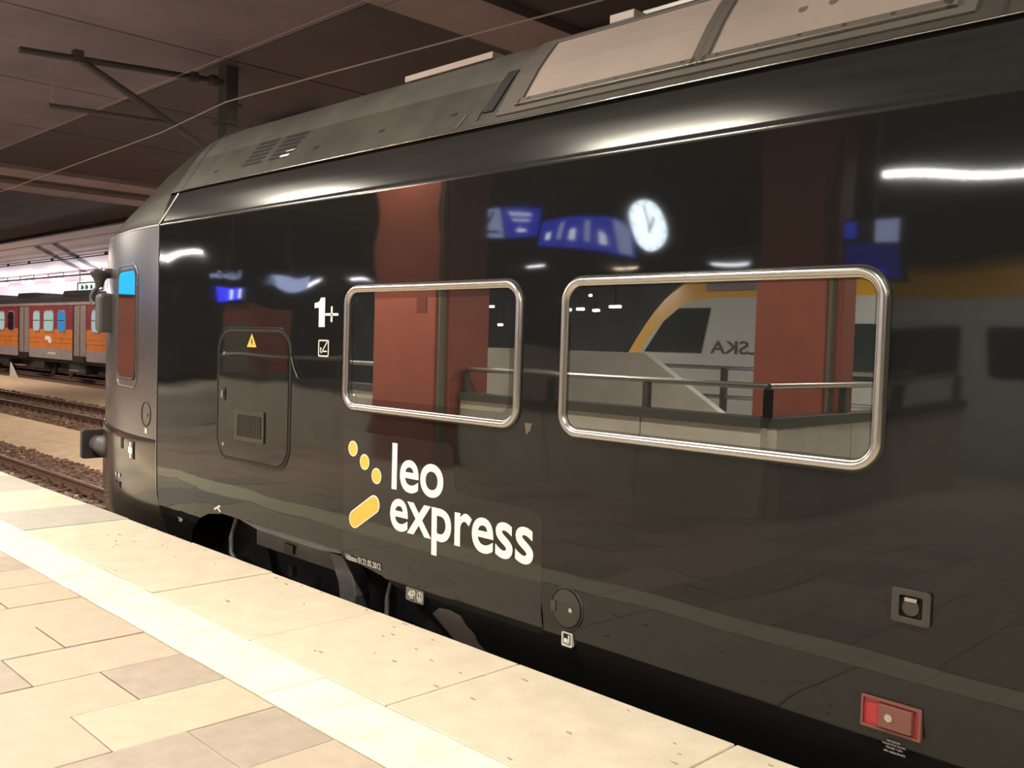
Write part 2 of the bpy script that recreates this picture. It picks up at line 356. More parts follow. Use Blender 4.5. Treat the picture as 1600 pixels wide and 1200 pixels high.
sg = tag(empty('exit_sign', (-59, 18.4, 4.4)), 'white and green lit sign hanging above the far platform', 'sign')
part(MB().box(-60.7, -56.6, 18.36, 18.46, 4.12, 4.68), 'case', 'black', sg)
part(MB().box(-60.45, -56.8, 18.34, 18.36, 4.2, 4.6), 'face', 'exit', sg)
for a, b in ((-60.0, -59.6), (-59.3, -58.9), (-58.5, -58.2), (-57.8, -57.2)):
    part(MB().prism([(a, 4.24), (b, 4.24), (b + 0.1, 4.40), (a + 0.08, 4.56)], 18.32, 18.34), 'symbol', 'green', sg)
for x in (-60.4, -57.0): part(MB().box(x, x + 0.05, 18.39, 18.43, 4.68, 5.5), 'hanger', 'slot', sg)

# ground
gr = tag(part(MB().box(-130, 30, -0.26, 17.2, -1.3, -0.98), 'ground_bed', 'ballast', None), 'brown ballast bed under the tracks', 'ground', kind='structure')
def mound(x0, x1, y0, y1, h, m, label, name):
    rows = []; nx, ny = 120, 10
    for i in range(nx + 1):
        R = []
        for j in range(ny + 1):
            t = j / ny; e = min(1, min(t, 1 - t) * 5)
            R.append((x0 + (x1 - x0) * i / nx, y0 + (y1 - y0) * t + random.uniform(-0.06, 0.06) * (j in (0, ny)), -0.985 + h * e + random.uniform(-0.012, 0.012)))
        rows.append(R)
    return tag(MB().grid(rows).build(name, m, None, smooth=60), label, 'ground', kind='structure')
mound(-45, -6, 3.15, 5.75, 0.14, 'sand', 'pale sandy strip between the two nearest tracks', 'sand_strip')
mound(-70, -12, 9.0, 13.4, 0.14, 'sand', 'sandy strip in front of the red and orange train', 'sand_strip')
def track(yc, x0, x1, label, full=None):
    e = tag(empty('railway_track', ((x0 + x1) / 2, yc, -0.98)), label, 'track')
    for s in (-0.72, 0.72):
        y = yc + s
        prof = [(-0.075, -0.92), (0.075, -0.92), (0.075, -0.905), (0.012, -0.885), (0.012, -0.80), (0.036, -0.79), (0.036, -0.762), (0.028, -0.757), (-0.028, -0.757), (-0.036, -0.762), (-0.036, -0.79), (-0.012, -0.80), (-0.012, -0.885), (-0.075, -0.905)]
        r = part(MB().prism([(y + a, b) for a, b in prof], x0, x1, 'x'), 'rail', 'rust', e)
        part(MB().box(x0, x1, y - 0.027, y + 0.027, -0.757, -0.7555), 'rail_head', 'railtop', r)
    if not full: return e
    slp = local(MB().prism([(yc - 1.25, -1.0), (yc + 1.25, -1.0), (yc + 1.23, -0.925), (yc - 1.23, -0.925)], -0.12, 0.12, 'x'), (0, yc, -0.98)).build('sleeper', 'sleeper', e, bevel=0.01)
    clips = []
    for s in (-0.72, 0.72):
        for d in (-0.12, 0.12):
            y = yc + s + d; fb = MB().box(-0.07, 0.07, y - 0.055, y + 0.055, -0.926, -0.895)
            fb.disc((0.0, y, -0.896), 0.035, (0, 0, 1), 0.05, 6); fb.disc((0.0, y, -0.85), 0.018, (0, 0, 1), 0.03, 6)
            clips.append(local(fb, (0, yc, -0.98)).build('rail_fastening', 'rust', slp))
    x = full[0]; first = True
    while x < full[1]:
        if first: o = slp
        else:
            o = slp.copy(); COL.objects.link(o); o.parent = e
            for c0 in clips:
                c = c0.copy(); COL.objects.link(c); c.parent = o
        o.location.x = x - e.location.x + random.uniform(-0.02, 0.02); o.rotation_euler.z = random.uniform(-0.01, 0.01); x += 0.62; first = False
    return e
track(1.4, -42, 12, 'rusty track under the dark train, leading away along the platform', (-27, -9.2))
track(7.35, -62, -12, 'rusty railway track between the two sandy strips', (-46, -18))
track(15.3, -110, -20, 'railway track under the red and orange train')
# loose stones
def stones(n, x0, x1, bands, m, label, smin, smax):
    mb = MB()
    for i in range(n):
        a, b = random.choice(bands); x = random.uniform(x0, x1); y = random.uniform(a, b); s = random.uniform(smin, smax)
        c = (x, y, -0.98 + s * 0.35 + random.uniform(-0.01, 0.025))
        V_ = []
        for q in range(8):
            V_.append((c[0] + (1 if q & 1 else -1) * s * random.uniform(0.35, 0.75), c[1] + (1 if q & 2 else -1) * s * random.uniform(0.35, 0.75), c[2] + (1 if q & 4 else -1) * s * random.uniform(0.3, 0.6)))
        mb.add(V_, [(0, 2, 3, 1), (4, 5, 7, 6), (0, 1, 5, 4), (2, 6, 7, 3), (0, 4, 6, 2), (1, 3, 7, 5)])
    o = mb.build('ballast_stones', m); tag(o, label, 'ballast', kind='stuff')
stones(6000, -30, -9.4, [(0.8, 2.0), (2.25, 3.3), (2.25, 3.2)], 'stone', 'loose brown ballast stones around the nearest track', 0.03, 0.07)
stones(260, -30, -8, [(0.8, 2.0), (2.25, 3.6)], 'stoneL', 'scattered pale stones beside the nearest track', 0.025, 0.06)
stones(8000, -55, -18, [(5.5, 6.5), (6.8, 7.9), (8.2, 9.2)], 'stone', 'loose brown ballast stones around the middle track', 0.04, 0.09)
stones(160, -55, -18, [(5.5, 6.5), (6.8, 7.9), (8.2, 9.2)], 'stoneL', 'scattered pale stones along the middle track', 0.04, 0.08)
# white triangular marker
tm = tag(part(MB().prism([(-55.75, -0.99), (-54.4, -0.99), (-55.65, -0.15)], 13.05, 13.1), 'track_marker', 'offwhite', None), 'small white triangular marker standing before the red train', 'marker')

# ------------------------------------------------------------------ dark train: body surface functions
def lerp(tab, x):
    if x <= tab[0][0]: return tab[0][1]
    for (a, p), (b, q) in zip(tab, tab[1:]):
        if x <= b: return p + (q - p) * (x - a) / (b - a)
    return tab[-1][1]
def tumble(z):
    if z >= 0.9: return 0.0
    t = max(0.0, 0.25 - z)
    return 0.035 * ((0.9 - z) / 1.2) ** 2 + 0.30 * t * t / (t + 0.08)
NY = []
for i in range(40):
    s = 2.19 * i / 39; NY.append((s, 0.0893 * s * s))
for i in range(1, 21):
    t = i / 20; NY.append((2.19 + 0.86 * math.sin(t * math.pi / 2), 0.428 + 0.86 * (1 - math.cos(t * math.pi / 2)) * 1.0 + 0.336 * 0 + 0.33 * t * (1 - t)))
def y0(x): return 0.0 if x > -7.85 else min(1.33, lerp(NY, -7.85 - x))
KT = [(-11, 0.02), (-10.04, 0.05), (-9.8, 0.12), (-9.37, 0.42), (-8.95, 0.63), (-8.57, 0.79), (-8.1, 0.93), (-7.7, 1.0), (9, 1.0)]
ZC = [(-10.9, 1.15), (-10.4, 1.75), (-10.04, 2.25), (-9.8, 2.50), (-9.55, 2.57), (9, 2.57)]
def xf(x, y, z):
    """main-section point -> point at station x"""
    zc = lerp(ZC, x); k_ = lerp(KT, x)
    if z > 2.57: z2 = zc + (z - 2.57) * k_
    elif z > 0.9: z2 = 0.9 + (z - 0.9) * (zc - 0.9) / 1.67
    else: z2 = z
    yy = 1.4 + (y - 1.4) * (1 - y0(x) / 1.4)
    return (x, yy, z2)
def surf(x, z): return xf(x, tumble(z), z)[1]
ZB = [(-8.5, -0.30), (-7.55, -0.30), (-7.42, -0.12), (-7.28, 0.03), (-7.1, 0.15), (-6.92, 0.215), (-6.72, 0.245), (-6.68, 0.255), (-5.10, 0.258), (-5.03, 0.205), (-4.85, 0.195), (-4.65, 0.165), (-4.45, 0.09), (-4.25, -0.02), (-4.05, -0.14), (-3.85, -0.30), (9, -0.30)]
def rows_x(a, b, st):
    n = max(1, int(round((b - a) / st))); return [a + (b - a) * i / n for i in range(n + 1)]
train = tag(empty('passenger_train', (-4, 1.4, RAIL)), 'black and grey passenger train car standing at the platform, nose to the left', 'train')
def loft(name, m, xs, sec, smooth=40):
    return part(MB().grid([[xf(x, *p) for p in sec(x)] for x in xs]), name, m, train, smooth=smooth)
XM = sorted(set(rows_x(-7.845, 8, 0.25) + [a for a, b in ZB if -7.8 < a < -3]))
def sec_side(x):
    zb = lerp(ZB, x); out = []
    for t in range(9):
        z = zb + (0.9 - zb) * t / 8; out.append((tumble(z), z))
    for t in range(1, 9): out.append((0.0, 0.9 + (2.555 - 0.9) * t / 8))
    return out
crease = [(0.0, 2.555), (0.0008, 2.565), (0.003, 2.573), (0.0065, 2.580), (0.011, 2.5875), (0.0135, 2.595)]
CP = [(0.0135, 2.595), (0.0208, 2.622), (0.0287, 2.65), (0.0468, 2.71), (0.0690, 2.77), (0.098, 2.83)]
loft('side_wall', 'body', XM, sec_side)
loft('crease_edge', 'panel', rows_x(-7.845, 8, 0.5), lambda x: crease, 60)
loft('cornice_panel', 'panel', rows_x(-7.845, 8, 0.5), lambda x: CP)
loft('gutter_gap', 'gap', rows_x(-7.845, 8, 0.5), lambda x: [(0.098, 2.83), (0.13, 2.832), (0.13, 2.852), (0.106, 2.854)])
RL = [(0.106, 2.854), (0.110, 2.862), (0.2117, 3.02), (0.305, 3.165)]
RU = [(0.305, 3.165), (0.36, 3.245), (0.43, 3.325), (0.52, 3.40), (0.66, 3.45), (0.95, 3.475), (1.4, 3.485)]
far = [(2.8 - a, b) for a, b in (RL + RU[1:])[::-1]]
loft('roof_lower_panel', 'roofshade', rows_x(-7.858, 8, 0.5), lambda x: RL)
loft('roof_top', 'roof', rows_x(-7.858, 8, 0.5), lambda x: RU + far[1:])
loft('far_side_wall', 'body', rows_x(-7.845, 8, 0.8), lambda x: [(2.72, 2.85), (2.8, 2.57), (2.8, 0.9), (2.78, -0.3)])
part(MB().prism([(0.02, -0.3), (0.0, 0.9), (0.0, 2.55), (0.08, 2.85), (0.3, 3.16), (0.52, 3.4), (1.4, 3.48), (2.28, 3.4), (2.72, 2.85), (2.8, 2.55), (2.8, -0.3)], 7.98, 8.0, 'x'), 'end_wall', 'black', train)
# nose
XN = rows_x(-10.9, -7.855, 0.07)
NS = [(tumble(z), z) for z in (0.715, 0.8)] + [(0.0, 0.9 + 1.655 * t / 10) for t in range(11)]
loft('nose_side', 'nose', XN, lambda x: NS, 60)
loft('nose_far_side', 'nose', XN, lambda x: [(2.8 - a, b) for a, b in NS], 60)
loft('nose_crease', 'chrome', XN, lambda x: [(0.0, 2.555), (-0.004, 2.562), (0.0, 2.57)], 60)
NU = [(0.0, 2.57), (0.0135, 2.595), (0.031, 2.65), (0.0735, 2.77), (0.098, 2.83), (0.106, 2.854), (0.2117, 3.02), (0.305, 3.165)]
loft('nose_upper', 'noseupper', XN, lambda x: NU + RU[1:] + far[1:] + [(2.712, 2.83), (2.8, 2.57), (2.8, 2.555)], 60)
zs = [-0.30, -0.2, -0.05, 0.1, 0.25, 0.4, 0.55, 0.63, 0.68, 0.70]
def bum(z): return (0.10 * ((0.1 - z) / 0.4) ** 2 if z < 0.1 else 0.0) - (0.0 if z < 0.66 else -0.012 * ((z - 0.66) / 0.04) ** 2)
def sec_b(x):
    t = min(1, max(0, (-7.86 - x) / 1.2)); a = [(-0.03 * t + bum(z) * (0.35 + 0.65 * t) + tumble(z) * (1 - t), z) for z in zs]
    return a
XB = rows_x(-11.0, -7.855, 0.07)
loft('bumper', 'bumper', XB, lambda x: sec_b(x) + [(0.1, 0.70)], 50)
loft('bumper_far_side', 'bumper', XB, lambda x: [(2.8 - a, b) for a, b in sec_b(x)], 50)
part(MB().box(-10.98, -10.86, 1.2, 1.6, -0.3, 1.2), 'nose_front', 'nose', train)
part(MB().grid([[xf(x, tumble(z) + 0.006, z) for z in (0.69, 0.72)] for x in XN]), 'nose_joint', 'gap', train)
# seams of the cab joint
def seam(name, pts, wx, off, m):
    return part(MB().grid([[(x + d, y - off, z) for x, y, z in pts] for d in (-wx, wx)]), name, m, train)
seam('cab_joint', [xf(-7.85, tumble(z), z) for z in (-0.25, 0.0, 0.3, 0.6, 0.9, 2.0, 2.56)], 0.010, 0.002, 'gap')
seam('cab_joint_edge', [xf(-7.862, tumble(z), z) for z in (0.0, 0.3, 0.6, 0.9, 2.0, 2.56)], 0.003, 0.003, 'chrome')
part(MB().tube([xf(-7.85 + 0.62 * (z - 2.57), y, z) for y, z in [(-0.002, 2.575), (0.032, 2.66), (0.094, 2.83)]], 0.006, 6), 'cornice_seam', 'chrome', train)
part(MB().tube([xf(-7.69 - 0.0 * z, y - 0.0, z) for y, z in RL[1:] + RU[1:4]], 0.004, 6), 'roof_seam', 'roofframe', train)

def panel_on(name, m, x0, x1, z0, z1, r, off, parent=None, nx=16, thick=0.0):
    """rounded rectangle that follows the body surface, standing `off` proud of it"""
    rows = []
    cols = sorted(set([x0 + (x1 - x0) * i / nx for i in range(nx + 1)] + [x0 + r * (1 - math.cos(a * math.pi / 12)) for a in range(7)] + [x1 - r * (1 - math.cos(a * math.pi / 12)) for a in range(7)]))
    for x in cols:
        d = max(0.0, r - (x - x0), r - (x1 - x)); c = r - math.sqrt(max(0.0, r * r - d * d)) if r > 0 else 0
        rows.append([(x, surf(x, z) - off, z) for z in [z0 + c + (z1 - z0 - 2 * c) * j / 6 for j in range(7)]])
    o = part(MB().grid(rows), name, m, parent or train, smooth=60); return o
def ring_on(name, m, x0, x1, z0, z1, r, off, rad, parent=None, n=8, seg=8):
    P = [(x, surf(x, z) - off, z) for x, z in rrect(x0, x1, z0, z1, r, n)]
    # densify straight runs
    Q = []
    for i, p in enumerate(P):
        q = P[(i + 1) % len(P)]; L = math.dist(p, q); k_ = max(1, int(L / 0.25))
        for j in range(k_):
            t = j / k_; X = p[0] + (q[0] - p[0]) * t; Z = p[2] + (q[2] - p[2]) * t; Q.append((X, surf(X, Z) - off, Z))
    return part(MB().tube(Q, rad, seg, closed=True), name, m, parent or train, smooth=70)

# passenger windows
def window(x0, x1, z0, z1, wide_frit, lab):
    wn = empty('window', (0, 0, 0)); wn.parent = train; wn.location = (0, 0, 0)
    tag(wn, lab)
    r = 0.125
    fr = MB(); O = rrect(x0, x1, z0, z1, r, 8)
    def inset(d): return rrect(x0 + d, x1 - d, z0 + d, z1 - d, r - d, 8)
    prof = [(0.0, -0.0), (0.004, -0.018), (0.012, -0.026), (0.026, -0.027), (0.034, -0.022), (0.038, -0.012), (0.044, -0.010), (0.046, 0.002)]
    rings = [[(p[0], yv, p[1]) for p in inset(d)] for d, yv in prof]
    n = len(O); V_ = [q for R in rings for q in R]; F = []
    for a in range(len(rings) - 1):
        for i in range(n): F.append((a * n + i, a * n + (i + 1) % n, (a + 1) * n + (i + 1) % n, (a + 1) * n + i))
    part(fr.add(V_, F), 'window_frame', 'chrome', wn, smooth=50)
    part(ringprism(MB(), inset(-0.006), inset(0.002), -0.004, 0.0), 'seal', 'rubber', wn)
    d = wide_frit
    gl = part(MB().prism(rrect(x0 + 0.044, x1 - 0.044, z0 + 0.044, z1 - 0.044, r - 0.044, 8), -0.004, 0.004), 'pane', 'glass', wn)
    part(ringprism(MB(), rrect(x0 + 0.044, x1 - 0.044, z0 + 0.044, z1 - 0.044, 0.08, 8), rrect(x0 + 0.044 + d, x1 - 0.044 - d, z0 + 0.044 + d, z1 - 0.044 - d, 0.06, 8), -0.0062, -0.004), 'border', 'frit', wn)
    return wn
W1 = window(-5.058, -3.452, 1.180, 1.979, 0.042, 'smaller silver framed window reflecting the red pillar')
part(MB().box(-4.33, -4.24, -0.0063, -0.004, 1.80, 1.896), 'border_tab', 'frit', W1)
W2 = window(-3.168, -1.508, 1.178, 1.977, 0.010, 'larger looking silver framed window reflecting a yellow train')

# equipment hatch
ht = empty('hatch'); ht.parent = train; tag(ht, 'black equipment hatch with rounded corners and a small grille')
ringo = rrect(-6.755, -5.715, 0.695, 1.690, 0.17, 8); ringi = rrect(-6.735, -5.735, 0.715, 1.670, 0.155, 8)
part(ringprism(MB(), ringo, ringi, -0.0018, 0.002), 'hatch_gap', 'gap', ht)
part(MB().prism(ringi, -0.006, 0.002), 'hatch_panel', 'body', ht)
part(MB().tube([(x, -0.002, z) for x, z in rrect(-6.765, -5.705, 0.685, 1.70, 0.178, 8)], 0.0035, 6, closed=True), 'hatch_rim', 'handle', ht, smooth=60)
gx0, gx1, gz0, gz1 = -6.42, -6.07, 0.885, 1.05
gb = part(ringprism(MB(), rrect(gx0 - 0.05, gx1 + 0.03, gz0 - 0.03, gz1 + 0.04, 0.01, 2), rrect(gx0, gx1, gz0, gz1, 0.01, 2), -0.016, -0.006), 'grille_frame', 'handle', ht)
part(MB().box(gx0, gx1, -0.0075, -0.006, gz0, gz1), 'grille_back', 'gap', ht)
for i in range(14):
    x = gx0 + 0.012 + i * (gx1 - gx0 - 0.02) / 14
    part(MB().box(x, x + 0.012, -0.014, -0.0075, gz0, gz1), 'grille_slat', 'handle', ht)
lk = part(MB().box(-6.685, -6.63, -0.012, -0.006, 1.135, 1.235), 'lock_plate', 'handle', ht)
part(MB().box(-6.672, -6.645, -0.022, -0.012, 1.16, 1.215), 'lock_handle', 'chrome', ht)
for x, z in ((-6.66, 1.50), (-6.655, 0.80)): part(MB().disc((x, -0.006, z), 0.014, (0, -1, 0), 0.004, 12), 'screw', 'chrome', ht)
part(MB().prism([(-6.315, 1.556), (-6.178, 1.556), (-6.246, 1.655)], -0.0072, -0.006), 'warning_triangle', 'yellow', ht)
part(MB().prism([(-6.252, 1.628), (-6.228, 1.600), (-6.238, 1.598), (-6.226, 1.568), (-6.262, 1.594), (-6.250, 1.598)], -0.0078, -0.0072), 'lightning_mark', 'black', ht)
part(MB().tube([(-5.70, -0.006, 1.50), (-5.66, -0.008, 1.42), (-5.61, -0.008, 1.36), (-5.585, -0.006, 1.355)], 0.006, 6), 'hatch_strap', 'handle', ht)
# class mark and pictograms
lg = empty('markings'); lg.parent = train; tag(lg, 'white class number and pictograms printed on the black side')
SF = lambda x, z: surf(x, z)
part(MB().prism([(-5.372, 1.712), (-5.302, 1.712), (-5.302, 1.908), (-5.350, 1.908), (-5.372, 1.880), (-5.425, 1.872), (-5.425, 1.838), (-5.372, 1.842)], -0.0025, -0.001), 'class_number', 'white', lg)
part(MB().box(-5.295, -5.145, -0.0025, -0.001, 1.787, 1.803).box(-5.230, -5.213, -0.0025, -0.001, 1.745, 1.848), 'plus_sign', 'white', lg)
part(ringprism(MB(), rrect(-5.372, -5.247, 1.513, 1.627, 0.015, 3), rrect(-5.362, -5.257, 1.523, 1.617, 0.008, 3), -0.0025, -0.001), 'pictogram_frame', 'offwhite', lg)
part(MB().prism([(-5.345, 1.535), (-5.333, 1.535), (-5.262, 1.610), (-5.274, 1.612)], -0.0025, -0.001).box(-5.35, -5.27, -0.0025, -0.001, 1.545, 1.555).box(-5.35, -5.335, -0.0025, -0.001, 1.56, 1.575), 'pictogram_mark', 'offwhite', lg)
# company logo
lo = empty('logo'); lo.parent = train; tag(lo, 'white lettering with yellow dots and an orange bar on a dark patch')
def poly_on(pts, off, name, m, parent):
    return part(MB().prism(pts, -0.0, 0.0), name, m, parent)
bx = [(-5.055, 1.05), (-4.02, 1.055), (-3.985, 1.045), (-3.965, 1.015), (-3.955, 0.83), (-3.945, 0.795), (-3.91, 0.782), (-3.33, 0.775), (-3.29, 0.765), (-3.270, 0.735), (-3.262, 0.30), (-5.04, 0.30)]
rows = []
for x in [-5.05 + 1.785 * i / 60 for i in range(61)]:
    top = lerp([(-5.06, 1.05), (-4.02, 1.055), (-3.985, 1.043), (-3.966, 1.01), (-3.956, 0.83), (-3.945, 0.795), (-3.91, 0.782), (-3.34, 0.775), (-3.29, 0.762), (-3.265, 0.73)], x)
    zl = max(lerp(ZB, x) + 0.003, 0.12)
    rows.append([(x, surf(x, z) - 0.0008, z) for z in [zl + (top - zl) * j / 10 for j in range(11)]])
part(MB().grid(rows), 'dark_patch', 'decal', lo, smooth=60)
def ltext(s, x0, x1, z0, z1, bold, name, m='white'):
    return part(text(s, x0, x1, z0, z1, -0.0025, bold, fy=SF), name, m, lo)
ltext('leo', -4.535, -4.052, 0.726, 1.012, 0.016, 'lettering_leo')
ltext('express', -4.545, -3.325, 0.392, 0.677, 0.016, 'lettering_express')
for x, z in ((-4.947, 0.935), (-4.819, 0.862), (-4.692, 0.788)):
    part(MB().disc((x, surf(x, z) - 0.0012, z), 0.050, (0, -1, 0), 0.0006, 24), 'dot_border', 'white', lo)
    part(MB().disc((x, surf(x, z) - 0.0020, z), 0.044, (0, -1, 0), 0.0006, 24), 'yellow_dot', 'yellow', lo)
def capsule(a, b, r, n=8):
    dx, dz = b[0] - a[0], b[1] - a[1]; t = math.atan2(dz, dx); out = []
    for c, s in ((b, t - math.pi / 2), (a, t + math.pi / 2)):
        for k_ in range(n + 1):
            u = s + math.pi * k_ / n; out.append((c[0] + r * math.cos(u), c[1] + r * math.sin(u)))
    return out
ym = surf(-4.8, 0.55)
part(MB().prism(capsule((-4.915, 0.483), (-4.712, 0.607), 0.058), ym - 0.0045, ym - 0.001), 'bar_border', 'white', lo)
part(MB().prism(capsule((-4.915, 0.483), (-4.712, 0.607), 0.051), ym - 0.0060, ym - 0.0045), 'orange_bar', 'orange', lo)
# small prints
def sm(s, x0, x1, z0, z1, bold=0.01, m='offwhite', name='small_lettering'):
    return part(text(s, x0, x1, z0, z1, -0.009, bold, fy=SF), name, m, lg)
sm('Váženo 01.21.05.2012', -5.01, -4.635, 0.205, 0.245, 0.012)
yP = surf(-4.3, 0.15) - 0.004
part(MB().prism(rrect(-4.405, -4.235, 0.068, 0.150, 0.012, 3), yP, yP + 0.02), 'plate', 'frit', lg)
part(text('4P', -4.385, -4.315, 0.085, 0.137, yP - 0.001, 0.015), 'small_lettering', 'offwhite', lg)
sm('3P', -7.50, -7.42, 0.060, 0.100, 0.02)
part(ringprism(MB(), [(-4.272 + 0.026 * math.cos(a * math.pi / 10), 0.109 + 0.030 * math.sin(a * math.pi / 10)) for a in range(20)], [(-4.272 + 0.021 * math.cos(a * math.pi / 10), 0.109 + 0.025 * math.sin(a * math.pi / 10)) for a in range(20)], yP - 0.001, yP).box(-4.2745, -4.2695, yP - 0.001, yP, 0.104, 0.130).box(-4.286, -4.258, yP - 0.001, yP, 0.099, 0.104).box(-4.281, -4.263, yP - 0.001, yP, 0.091, 0.095), 'earth_symbol', 'offwhite', lg)
part(ringprism(MB(), rrect(-3.125, -3.055, 0.112, 0.185, 0.008, 2), rrect(-3.118, -3.062, 0.120, 0.178, 0.005, 2), surf(-3.1, 0.15) - 0.012, surf(-3.1, 0.15) + 0.006), 'note_frame', 'offwhite', lg)
part(MB().disc((-3.098, surf(-3.1, 0.15) - 0.008, 0.140), 0.014, (0, -1, 0), 0.004, 12).box(-3.082, -3.074, surf(-3.1, 0.15) - 0.012, surf(-3.1, 0.15), 0.130, 0.172).box(-3.10, -3.074, surf(-3.1, 0.15) - 0.012, surf(-3.1, 0.15), 0.126, 0.133), 'note_mark', 'offwhite', lg)
for i, s in enumerate(('NOUZOVÉ', 'ODJIŠTĚNÍ DVEŘÍ', 'POUZE V JEN', 'PŘI NEBEZPEČÍ')):
    wd = (0.05, 0.09, 0.062, 0.082)[i]; z = 0.172 - i * 0.0155
    part(text(s, -1.425 - wd / 2, -1.425 + wd / 2, z - 0.011, z, -0.005, 0.01, fy=SF), 'small_lettering', 'offwhite', lg)
# bits of surface hardware
rc = empty('round_cover'); rc.parent = train; tag(rc, 'round black cover plate with a lock')
yc_ = surf(-3.085, 0.312)
part(MB().disc((-3.087, yc_ + 0.001, 0.312), 0.106, (0, -1, 0), 0.003, 40), 'cover_gap', 'gap', rc)
part(MB().disc((-3.087, yc_ - 0.001, 0.312), 0.094, (0, -1, 0), 0.006, 40), 'cover_plate', 'panel', rc, smooth=30)
part(MB().tube([(-3.087 + 0.107 * math.cos(a * math.pi / 20), surf(-3.087, 0.312 + 0.107 * math.sin(a * math.pi / 20)) - 0.001, 0.312 + 0.107 * math.sin(a * math.pi / 20)) for a in range(40)], 0.003, 6, closed=True), 'cover_rim', 'handle', rc)
part(MB().box(-3.185, -3.155, yc_ - 0.011, yc_ - 0.005, 0.285, 0.335), 'hinge', 'handle', rc)
part(MB().disc((-3.055, yc_ - 0.007, 0.308), 0.012, (0, -1, 0), 0.004, 14), 'lock', 'chrome', rc)
gh = empty('grab_recess'); gh.parent = train; tag(gh, 'square grey framed recess with a dark latch')
part(ringprism(MB(), rrect(-1.445, -1.300, 0.637, 0.768, 0.012, 3), rrect(-1.415, -1.330, 0.662, 0.742, 0.006, 3), -0.014, 0.006), 'recess_frame', 'handle', gh, bevel=0.004)
part(MB().box(-1.416, -1.329, 0.0, 0.004, 0.661, 0.743), 'recess_back', 'gap', gh)
part(MB().disc((-1.372, -0.002, 0.70), 0.031, (0, -1, 0), 0.012, 20), 'latch', 'handle', gh, smooth=30)
part(MB().box(-1.395, -1.350, -0.016, -0.003, 0.722, 0.736), 'latch_lever', 'chrome', gh)
rb = empty('emergency_handle'); rb.parent = train; tag(rb, 'red emergency handle box with a brown red flap')
yr = surf(-1.43, 0.26)
part(ringprism(MB(), rrect(-1.548, -1.318, 0.203, 0.325, 0.004, 2), rrect(-1.540, -1.330, 0.213, 0.315, 0.004, 2), yr - 0.012, yr + 0.01), 'box_frame', 'redflap', rb)
part(MB().box(-1.541, -1.329, yr - 0.0015, yr + 0.004, 0.212, 0.316), 'box_back', 'red', rb)
part(MB().prism([(-1.482, yr - 0.0015), (-1.345, yr - 0.0015), (-1.350, yr - 0.022), (-1.476, yr - 0.022)], 0.220, 0.308, 'z'), 'flap', 'redflap', rb, bevel=0.002)
part(MB().disc((-1.435, yr - 0.022, 0.264), 0.015, (0, -1, 0), 0.004, 18), 'rivet', 'chrome', rb)
wp = [(-4.20, 0.02), (-4.12, 0.075), (-4.02, 0.085), (-3.93, 0.07), (-3.90, 0.02), (-3.84, -0.02), (-3.83, -0.07), (-3.75, -0.12), (-3.74, -0.24), (-3.90, -0.24), (-4.02, -0.13)]
part(MB().add([(x, surf(x, z) - 0.002, z) for x, z in wp], [tuple(range(len(wp)))]), 'worn_patch', 'worn', train)
part(MB().prism([(-3.415, 1.225), (-3.36, 1.225), (-3.37, 1.19), (-3.40, 1.16)], -0.002, -0.0008), 'scuff', 'worn', train)
part(MB().prism([(-6.81, 0.275), (-6.72, 0.315), (-6.71, 0.30), (-6.735, 0.288), (-6.70, 0.262), (-6.715, 0.258), (-6.755, 0.282), (-6.80, 0.262)], 0.006, 0.012), 'white_mark', 'offwhite', train)
# bottom fairing lip
part(MB().prism([(-6.70, 0.262), (-6.66, 0.275), (-5.12, 0.275), (-5.07, 0.25), (-5.07, 0.225), (-5.35, 0.20), (-6.15, 0.205), (-6.45, 0.245), (-6.70, 0.245)], 0.02, 0.06), 'skirt_lip', 'bogiegrey', train, bevel=0.004)
# cab side window and nose fittings
cw = empty('cab_window'); cw.parent = train; tag(cw, 'tall narrow cab side window reflecting a blue display and red pillar')
ya_, yb_2 = surf(-8.93, 1.7), surf(-8.37, 1.7)
cpo = rrect(-8.93, -8.37, 1.225, 2.20, 0.09, 6)
cv = [(x, ya_ + (yb_2 - ya_) * (x + 8.93) / 0.56 - 0.010, z) for x, z in cpo]; cv2 = [(x, y + 0.008, z) for x, y, z in cv]; n_ = len(cv)
part(MB().add(cv + cv2, [tuple(range(n_)), tuple(range(2 * n_ - 1, n_ - 1, -1))] + [(i, i + n_, (i + 1) % n_ + n_, (i + 1) % n_) for i in range(n_)]), 'pane', 'glass', cw)
ring_on('window_frame', 'nose', -8.97, -8.33, 1.14, 2.255, 0.10, 0.002, 0.009, cw)
ring_on('seal', 'rubber', -8.94, -8.36, 1.215, 2.21, 0.09, 0.004, 0.010, cw)
rp = empty('round_flap'); rp.parent = train
ring_on('flap_gap', 'gap', -8.18, -7.98, 0.82, 1.03, 0.098, 0.0, 0.006, rp)
part(MB().box(-8.06, -8.04, surf(-8.05, 0.92) - 0.012, surf(-8.05, 0.92), 0.905, 0.935), 'lock', 'chrome', rp)
panel_on('sticker', 'offwhite', -8.10, -8.05, 0.755, 0.80, 0.005, 0.003, rp, nx=3)
fa = empty('first_aid_mark'); fa.parent = train
panel_on('mark_ground', 'worn', -8.48, -8.34, 0.49, 0.655, 0.004, 0.023, fa, nx=4)
panel_on('white_cross', 'white', -8.43, -8.39, 0.50, 0.645, 0.004, 0.026, fa, nx=4); panel_on('white_cross', 'white', -8.465, -8.355, 0.545, 0.60, 0.004, 0.026, fa, nx=4)
panel_on('socket', 'gap', -8.72, -8.64, 0.56, 0.66, 0.01, 0.024, train, nx=4)
for x in (-8.86, -8.74):
    panel_on('socket', 'gap', x - 0.045, x + 0.02, 0.13, 0.24, 0.01, 0.036, train, nx=4)
    panel_on('stud', 'offwhite', x - 0.03, x + 0.01, 0.28, 0.32, 0.015, 0.036, train, nx=4)
